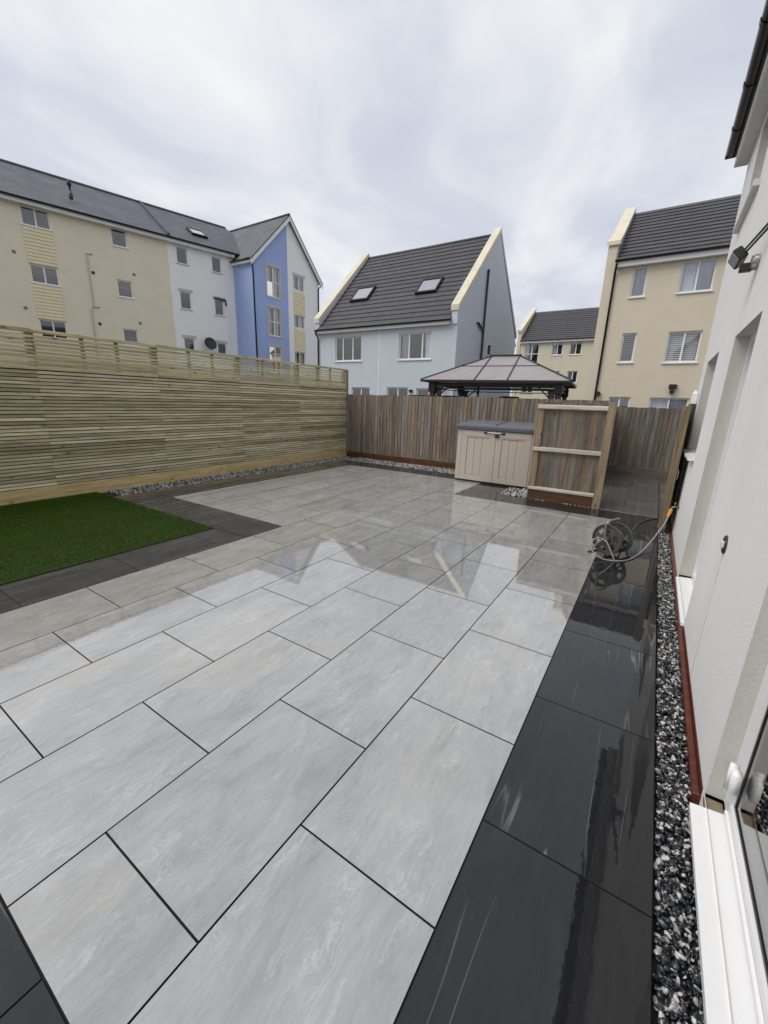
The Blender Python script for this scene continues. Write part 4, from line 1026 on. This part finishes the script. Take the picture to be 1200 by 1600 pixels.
# ------------------------------------------------------------------ TAP, HOSE REEL, HOSE
tp = thing('garden_tap', 'brass outside tap on the white wall behind the open gate', 'tap', (wx, 5.70, .41))
MB().tube([(0, 0, 0), (-.05, 0, 0), (-.075, 0, -.005), (-.085, 0, -.03), (-.085, 0, -.055)], [.011, .011, .013, .012, .012], 10).build('spout', M['brass'], tp, True)
MB().tube([(-.055, 0, .0), (-.055, 0, .055)], .008, 8).build('spindle', M['brass'], tp, True)
MB().tube([(-.055, -.035, .058), (-.055, .035, .058)], .006, 8).build('handle', M['steel'], tp, True)
MB().lathe([(0, 0), (.026, 0), (.026, .006), (0, .006)], 12, Matrix.Rotation(R(-90), 4, 'Y')).build('wall_flange', M['brass'], tp)

rl = thing('hose_reel', 'dark grey hose reel with spoked drum and bent tube handle on the wet paving', 'hose reel', (.12, 4.33, 0))
ax = Vector((.50, .866, 0)).normalized(); side = Vector((-ax.y, ax.x, 0))
# local frame: z axis of lathe -> drum axis
RMx = Matrix.Identity(4)
zx = ax; xx_ = side; yx = zx.cross(xx_)
for i in range(3): RMx[i][0], RMx[i][1], RMx[i][2] = xx_[i], yx[i], zx[i]
hub = Vector((0, 0, .205))
def at_ax(d): return Matrix.Translation(hub+ax*d) @ RMx
def flange(d, name):
    r0, r1, r2, r3 = .045, .080, .135, .172
    mb = MB(); n = 60; t = .010
    rings = [r0, r1, r2, r3]
    def keep(i, ring):      # open windows between spokes on the middle ring
        if ring != 1: return True
        return (i % 10) < 4
    M4 = at_ax(d)
    def pt(r, i, z): return M4 @ Vector((r*math.cos(2*math.pi*i/n), r*math.sin(2*math.pi*i/n), z))
    for i in range(n):
        for q in range(3):
            if not keep(i, q): continue
            a, b, c, e_ = pt(rings[q], i, 0), pt(rings[q+1], i, 0), pt(rings[q+1], i+1, 0), pt(rings[q], i+1, 0)
            mb.prism([a, b, c, e_], ax*t)
    mb.lathe([(r3-.006, -.014), (r3+.004, -.014), (r3+.004, .020), (r3-.006, .020), (r3-.006, -.014)], 48, M4)
    return mb.build(name, M['reel'], rl)
flange(-.09, 'flange'); flange(.10, 'flange')
MB().lathe([(.06, -.085), (.06, .10)], 24, at_ax(0)).build('drum', M['reel'], rl, True)
coil = []
for ly, rr in ((0, .074), (1, .094)):
    for t in np.linspace(0, 2*math.pi*8, 8*22):
        zc_ = (-.072 + .15*t/(2*math.pi*8)) if ly == 0 else (.078-.15*t/(2*math.pi*8))
        coil.append(at_ax(0) @ Vector((rr*math.cos(t), rr*math.sin(t), zc_)))
MB().tube(coil, .009, 6).build('wound_hose', M['hose_dark'], rl, True)
MB().lathe([(0, -.03), (.030, -.03), (.040, -.018), (.045, 0), (.045, .01)], 20, at_ax(-.095)).build('hub_cap', M['reel_red'], rl, True)
MB().tube([hub-ax*.125, hub-ax*.125-side*(-.02), hub-ax*.15+side*.05+Vector((0, 0, .005))], [.011, .011, .011], 8).build('inlet', M['brass'], rl, True)
for s_ in (-1, 1):
    d = -.125 if s_ < 0 else .135
    c0 = hub+ax*d
    p = smooth_path([c0+side*.16+Vector((0, 0, -.195)), c0+side*.10+Vector((0, 0, -.09)), c0, c0+side*-.10+Vector((0, 0, -.11)), c0+side*-.15+Vector((0, 0, -.195))], 6)
    MB().tube(p, .010, 8).build('leg', M['tube'] if s_ < 0 else M['reel'], rl, True)
for sgn in (.16, -.15):
    MB().tube([hub-ax*.15+side*sgn+Vector((0, 0, -.195)), hub+ax*.16+side*sgn+Vector((0, 0, -.195))], .011, 8).build('foot', M['black'], rl, True)
c0 = hub-ax*.125
hp = smooth_path([c0, c0+Vector((0, 0, .10))+side*.012, c0+Vector((0, 0, .185))+side*.01, c0+Vector((0, 0, .225))+ax*.04, c0+Vector((0, 0, .235))+ax*.16, c0+Vector((0, 0, .235))+ax*.20], 6)
MB().tube(hp, .011, 8).build('handle', M['tube'], rl, True)

hz = .0085
h1 = smooth_path([(-.0+.0, 4.22, .21), (-.055, 4.16, .20), (-.06, 4.12, .12), (.0, 4.10, .05), (.10, 4.10, .012), (.24, 4.16, .010), (.345, 4.33, .010), (.45, 4.70, .03), (.55, 5.10, .11), (.635, 5.42, .22), (.672, 5.60, .305), (.686, 5.69, .350)], 10)
hose = thing('garden_hose', 'pale grey garden hose curving from the reel up to the wall tap', 'hose', (.1, 4.1, 0))
MB().tube([Vector(p)-Vector((.1, 4.1, 0)) for p in h1], hz, 8).build('tubing', M['hose'], hose, True)
cpos = Vector((.686, 5.69, .350))-Vector((.1, 4.1, 0)); ctop = Vector((.690, 5.70, .38))-Vector((.1, 4.1, 0)); cb = Vector((.664, 5.57, .290))-Vector((.1, 4.1, 0))
MB().tube([cb, cb.lerp(cpos, .5), cpos, ctop], [.013, .019, .021, .017], 10).build('connector', M['orange'], hose, True)
h2 = smooth_path([(.20, 4.52, .12), (.23, 4.75, .03), (.27, 5.4, .010), (.36, 6.1, .010), (.46, 6.45, .010), (.60, 6.70, .010)], 8)
hs2 = thing('garden_hose', 'thin dark hose trailing from behind the reel towards the gateway', 'hose', (.2, 4.5, 0))
MB().tube([Vector(p)-Vector((.2, 4.5, 0)) for p in h2], .008, 8).build('tubing', M['hose_dark'], hs2, True)

# ------------------------------------------------------------------ STORAGE BOX
sb = thing('storage_box', 'taupe resin garden storage box with two panelled doors and dark grey lid', 'storage box', (-2.45, 7.62, 0))
hw = .82
MB().cbox(-hw, hw, .035, .90, .03, 1.13, .006).build('body', M['shed'], sb)
MB().cbox(-hw-.005, hw+.005, .015, .905, .0, .032, .004).build('base', M['black'], sb)
MB().cbox(-hw, -hw+.095, -.012, .034, .035, 1.125, .008).build('pillar', M['shed'], sb)
MB().cbox(hw-.055, hw, -.012, .034, .035, 1.125, .008).build('pillar', M['shed'], sb)
for x0, x1 in ((-hw+.103, .028), (.036, hw-.062)):
    px0, px1 = x0+.125, x1-.125; pz0, pz1 = .15, .97
    dr = MB().cbox(x0, px0, -.02, .03, .04, 1.12, .005).cbox(px1, x1, -.02, .03, .04, 1.12, .005).cbox(px0, px1, -.0199, .0299, .04, pz0, .005).cbox(px0, px1, -.0199, .0299, pz1, 1.12, .005).build('door', M['shed'], sb)
    n = 3; pw = (px1-px0)/n
    for i in range(n):
        MB().cbox(px0+i*pw+.003, px0+(i+1)*pw-.003, -.008, .028, pz0+.004, pz1-.004, .004).build('plank', M['shed'], dr)
    MB().box(px0, px1, .02, .031, pz0, pz1).build('groove_back', M['black'], dr)
    MB().cbox(x0+.04, x1-.04, -.026, -.0205, 1.0, 1.09, .002).build('top_panel', M['shed'], dr)
lid = MB().prism([(-hw-.03, -.055, 1.135), (-hw-.03, -.055, 1.195), (-hw-.03, .0, 1.225), (-hw-.03, .86, 1.30), (-hw-.03, .93, 1.27), (-hw-.03, .93, 1.135)], (2*hw+.06, 0, 0)).build('lid', M['shed_lid'], sb)
for x0, x1 in ((-hw+.03, -.02), (.02, hw-.03)):
    for ya, yb in ((.05, .29), (.31, .55), (.57, .81)):
        zf = lambda yv: 1.225+yv*.0872
        MB().prism([(x0, ya, zf(ya)+.001), (x0, ya+.01, zf(ya+.01)+.014), (x0, yb-.01, zf(yb-.01)+.014), (x0, yb, zf(yb)+.001)], (x1-x0, 0, 0)).build('lid_slat', M['shed_lid'], lid)
MB().tube([(-.15, -.05, 1.075), (-.14, -.045, 1.085), (.14, -.045, 1.085), (.15, -.05, 1.075)], .011, 8).build('handle', M['steel'], sb, True)
MB().cbox(.02, .10, -.055, -.026, .99, 1.06, .008).build('latch', M['black'], sb)
for x in (-.19, .19): MB().cbox(x-.03, x+.03, -.05, -.026, 1.06, 1.10, .006).build('handle_end', M['black'], sb)

# ------------------------------------------------------------------ GAZEBO
gz = thing('gazebo', 'hipped mauve panel gazebo on dark posts behind the weathered board fence', 'gazebo', (-4.27, 13.5, 0), R(7))
hx, hy, ze, zr, rxh = 2.22, 1.98, 2.35, 3.22, .46
cor = [(-hx, -hy, ze), (hx, -hy, ze), (hx, hy, ze), (-hx, hy, ze)]; rg = [(-rxh, 0, zr), (rxh, 0, zr)]
def lerp(a, b, t): return tuple(a[i]+(b[i]-a[i])*t for i in range(3))
def panel(q, up=.0):
    v = [Vector(p) for p in q]; nrm = (v[1]-v[0]).cross(v[2]-v[0]).normalized()
    if nrm.z < 0: nrm = -nrm
    MB().prism(v, nrm*.012).build('roof_panel', M['gaz_roof'], gz)
mid = .55
for sy in (-1, 1):
    a, b = (-hx, sy*hy, ze), (hx, sy*hy, ze)
    r0, r1 = rg
    ea = [a, lerp(a, b, .39), lerp(a, b, .61), b]
    ra = [r0, r0, r1, r1]
    for i in range(3):
        lo = [ea[i], ea[i+1]]; hi = [ra[i], ra[i+1]]
        m0, m1 = lerp(lo[0], hi[0], mid), lerp(lo[1], hi[1], mid)
        panel([lo[0], lo[1], m1, m0])
        panel([m0, m1, hi[1], hi[0]] if hi[0] != hi[1] else [m0, m1, hi[1]])
for sx in (-1, 1):
    a, b = (sx*hx, -hy, ze), (sx*hx, hy, ze); r = rg[0] if sx < 0 else rg[1]
    e3 = [a, lerp(a, b, .5), b]
    for i in range(2):
        m0, m1 = lerp(e3[i], r, mid), lerp(e3[i+1], r, mid)
        panel([e3[i], e3[i+1], m1, m0]); panel([m0, m1, r])
ribs = MB()
for c in cor: MB().beam((*c[:2], c[2]+.02), (*(rg[0] if c[0] < 0 else rg[1])[:2], zr+.02), .045, .04).build('rib', M['gaz_frame'], gz)
for sy in (-1, 1):
    a, b = (-hx, sy*hy, ze), (hx, sy*hy, ze)
    for t, r in ((.39, rg[0]), (.61, rg[1])):
        p = lerp(a, b, t); MB().beam((p[0], p[1], p[2]+.02), (r[0], r[1], r[2]+.02), .035, .035).build('rib', M['gaz_frame'], gz)
    q0, q1 = lerp(a, rg[0], mid), lerp(b, rg[1], mid)
    MB().beam((q0[0], q0[1], q0[2]+.018), (q1[0], q1[1], q1[2]+.018), .025, .025).build('rib', M['gaz_frame'], gz)
MB().beam((-rxh-.06, 0, zr+.03), (rxh+.06, 0, zr+.03), .10, .05).build('ridge', M['gaz_frame'], gz)
for a, b in zip(cor, cor[1:]+cor[:1]):
    MB().beam((a[0], a[1], ze-.02), (b[0], b[1], ze-.02), .035, .06).build('eave_beam', M['gaz_frame'], gz)
px_, py_ = hx-.32, hy-.28
pc = [(-px_, -py_), (px_, -py_), (px_, py_), (-px_, py_)]
for (x, y) in pc:
    MB().cbox(x-.075, x+.075, y-.075, y+.075, 0, ze-.06, .01).build('post', M['gaz_post'], gz)
    MB().cbox(x-.11, x+.11, y-.11, y+.11, ze-.36, ze-.08, .01).build('post_head', M['gaz_frame'], gz)
    sx, sy = (-1 if x > 0 else 1), (-1 if y > 0 else 1)
    MB().beam((x+sx*.06, y, ze-.62), (x+sx*.55, y, ze-.17), .035, .035).build('brace', M['gaz_frame'], gz)
    MB().beam((x, y+sy*.06, ze-.62), (x, y+sy*.55, ze-.17), .035, .035).build('brace', M['gaz_frame'], gz)
    n = 10; vs = []
    for i in range(n+1):
        t = i/n; xx2 = x+sx*(.10+.22*t); yy2 = y+sy*(.10)+.03*math.sin(i*2.2); vs += [(xx2, yy2, .1), (x+sx*(.10+.10*t), yy2, 1.6), (xx2, yy2, ze-.2)]
    MB().add(vs, [(3*i+j, 3*i+3+j, 3*i+4+j, 3*i+1+j) for i in range(n) for j in range(2)]).build('tied_curtain', M['curtain_taupe'], gz, True)
for a, b in zip(pc, pc[1:]+pc[:1]):
    MB().beam((*a, ze-.12), (*b, ze-.12), .05, .09).build('top_beam', M['gaz_frame'], gz)
    MB().beam((*a, ze-.24), (*b, ze-.24), .03, .03).build('curtain_rail', M['gaz_frame'], gz)

# covered barbecue under the gazebo
bq = thing('barbecue', 'black covered barbecue whose top shows over the board fence under the gazebo', 'barbecue', (-3.95, 12.9, 0))
MB().prism([(-.42, -.25, 0), (.42, -.25, 0), (.40, -.24, 1.72), (.36, -.18, 1.92), (-.05, -.2, 1.93), (-.36, -.2, 1.80)], (0, .5, 0)).build('cover', M['black'], bq)
ln = thing('lantern_post', 'small white post standing by the gazebo behind the board fence', 'post', (-4.6, 11.9, 0))
MB().cbox(-.035, .035, -.035, .035, 0, 1.88, .005).build('shaft', M['upvc'], ln); MB().cbox(-.06, .06, -.06, .06, 1.88, 1.95, .01).build('cap', M['upvc'], ln)
bc_ = thing('garden_bench', 'dark bench back showing over the board fence left of the gazebo', 'bench', (-6.3, 12.4, 0))
MB().cbox(-1.0, .9, -.03, .03, 1.80, 1.90, .006).build('top_rail', M['gaz_frame'], bc_)
for x in (-.95, -.3, .3, .85): MB().box(x-.03, x+.03, -.03, .03, 0, 1.80).build('leg', M['gaz_frame'], bc_)
MB().box(-.95, .85, -.01, .01, .9, 1.78).build('backrest', M['gaz_frame'], bc_); MB().box(-.95, .85, -.5, -.03, .85, .9).build('seat', M['gaz_frame'], bc_)
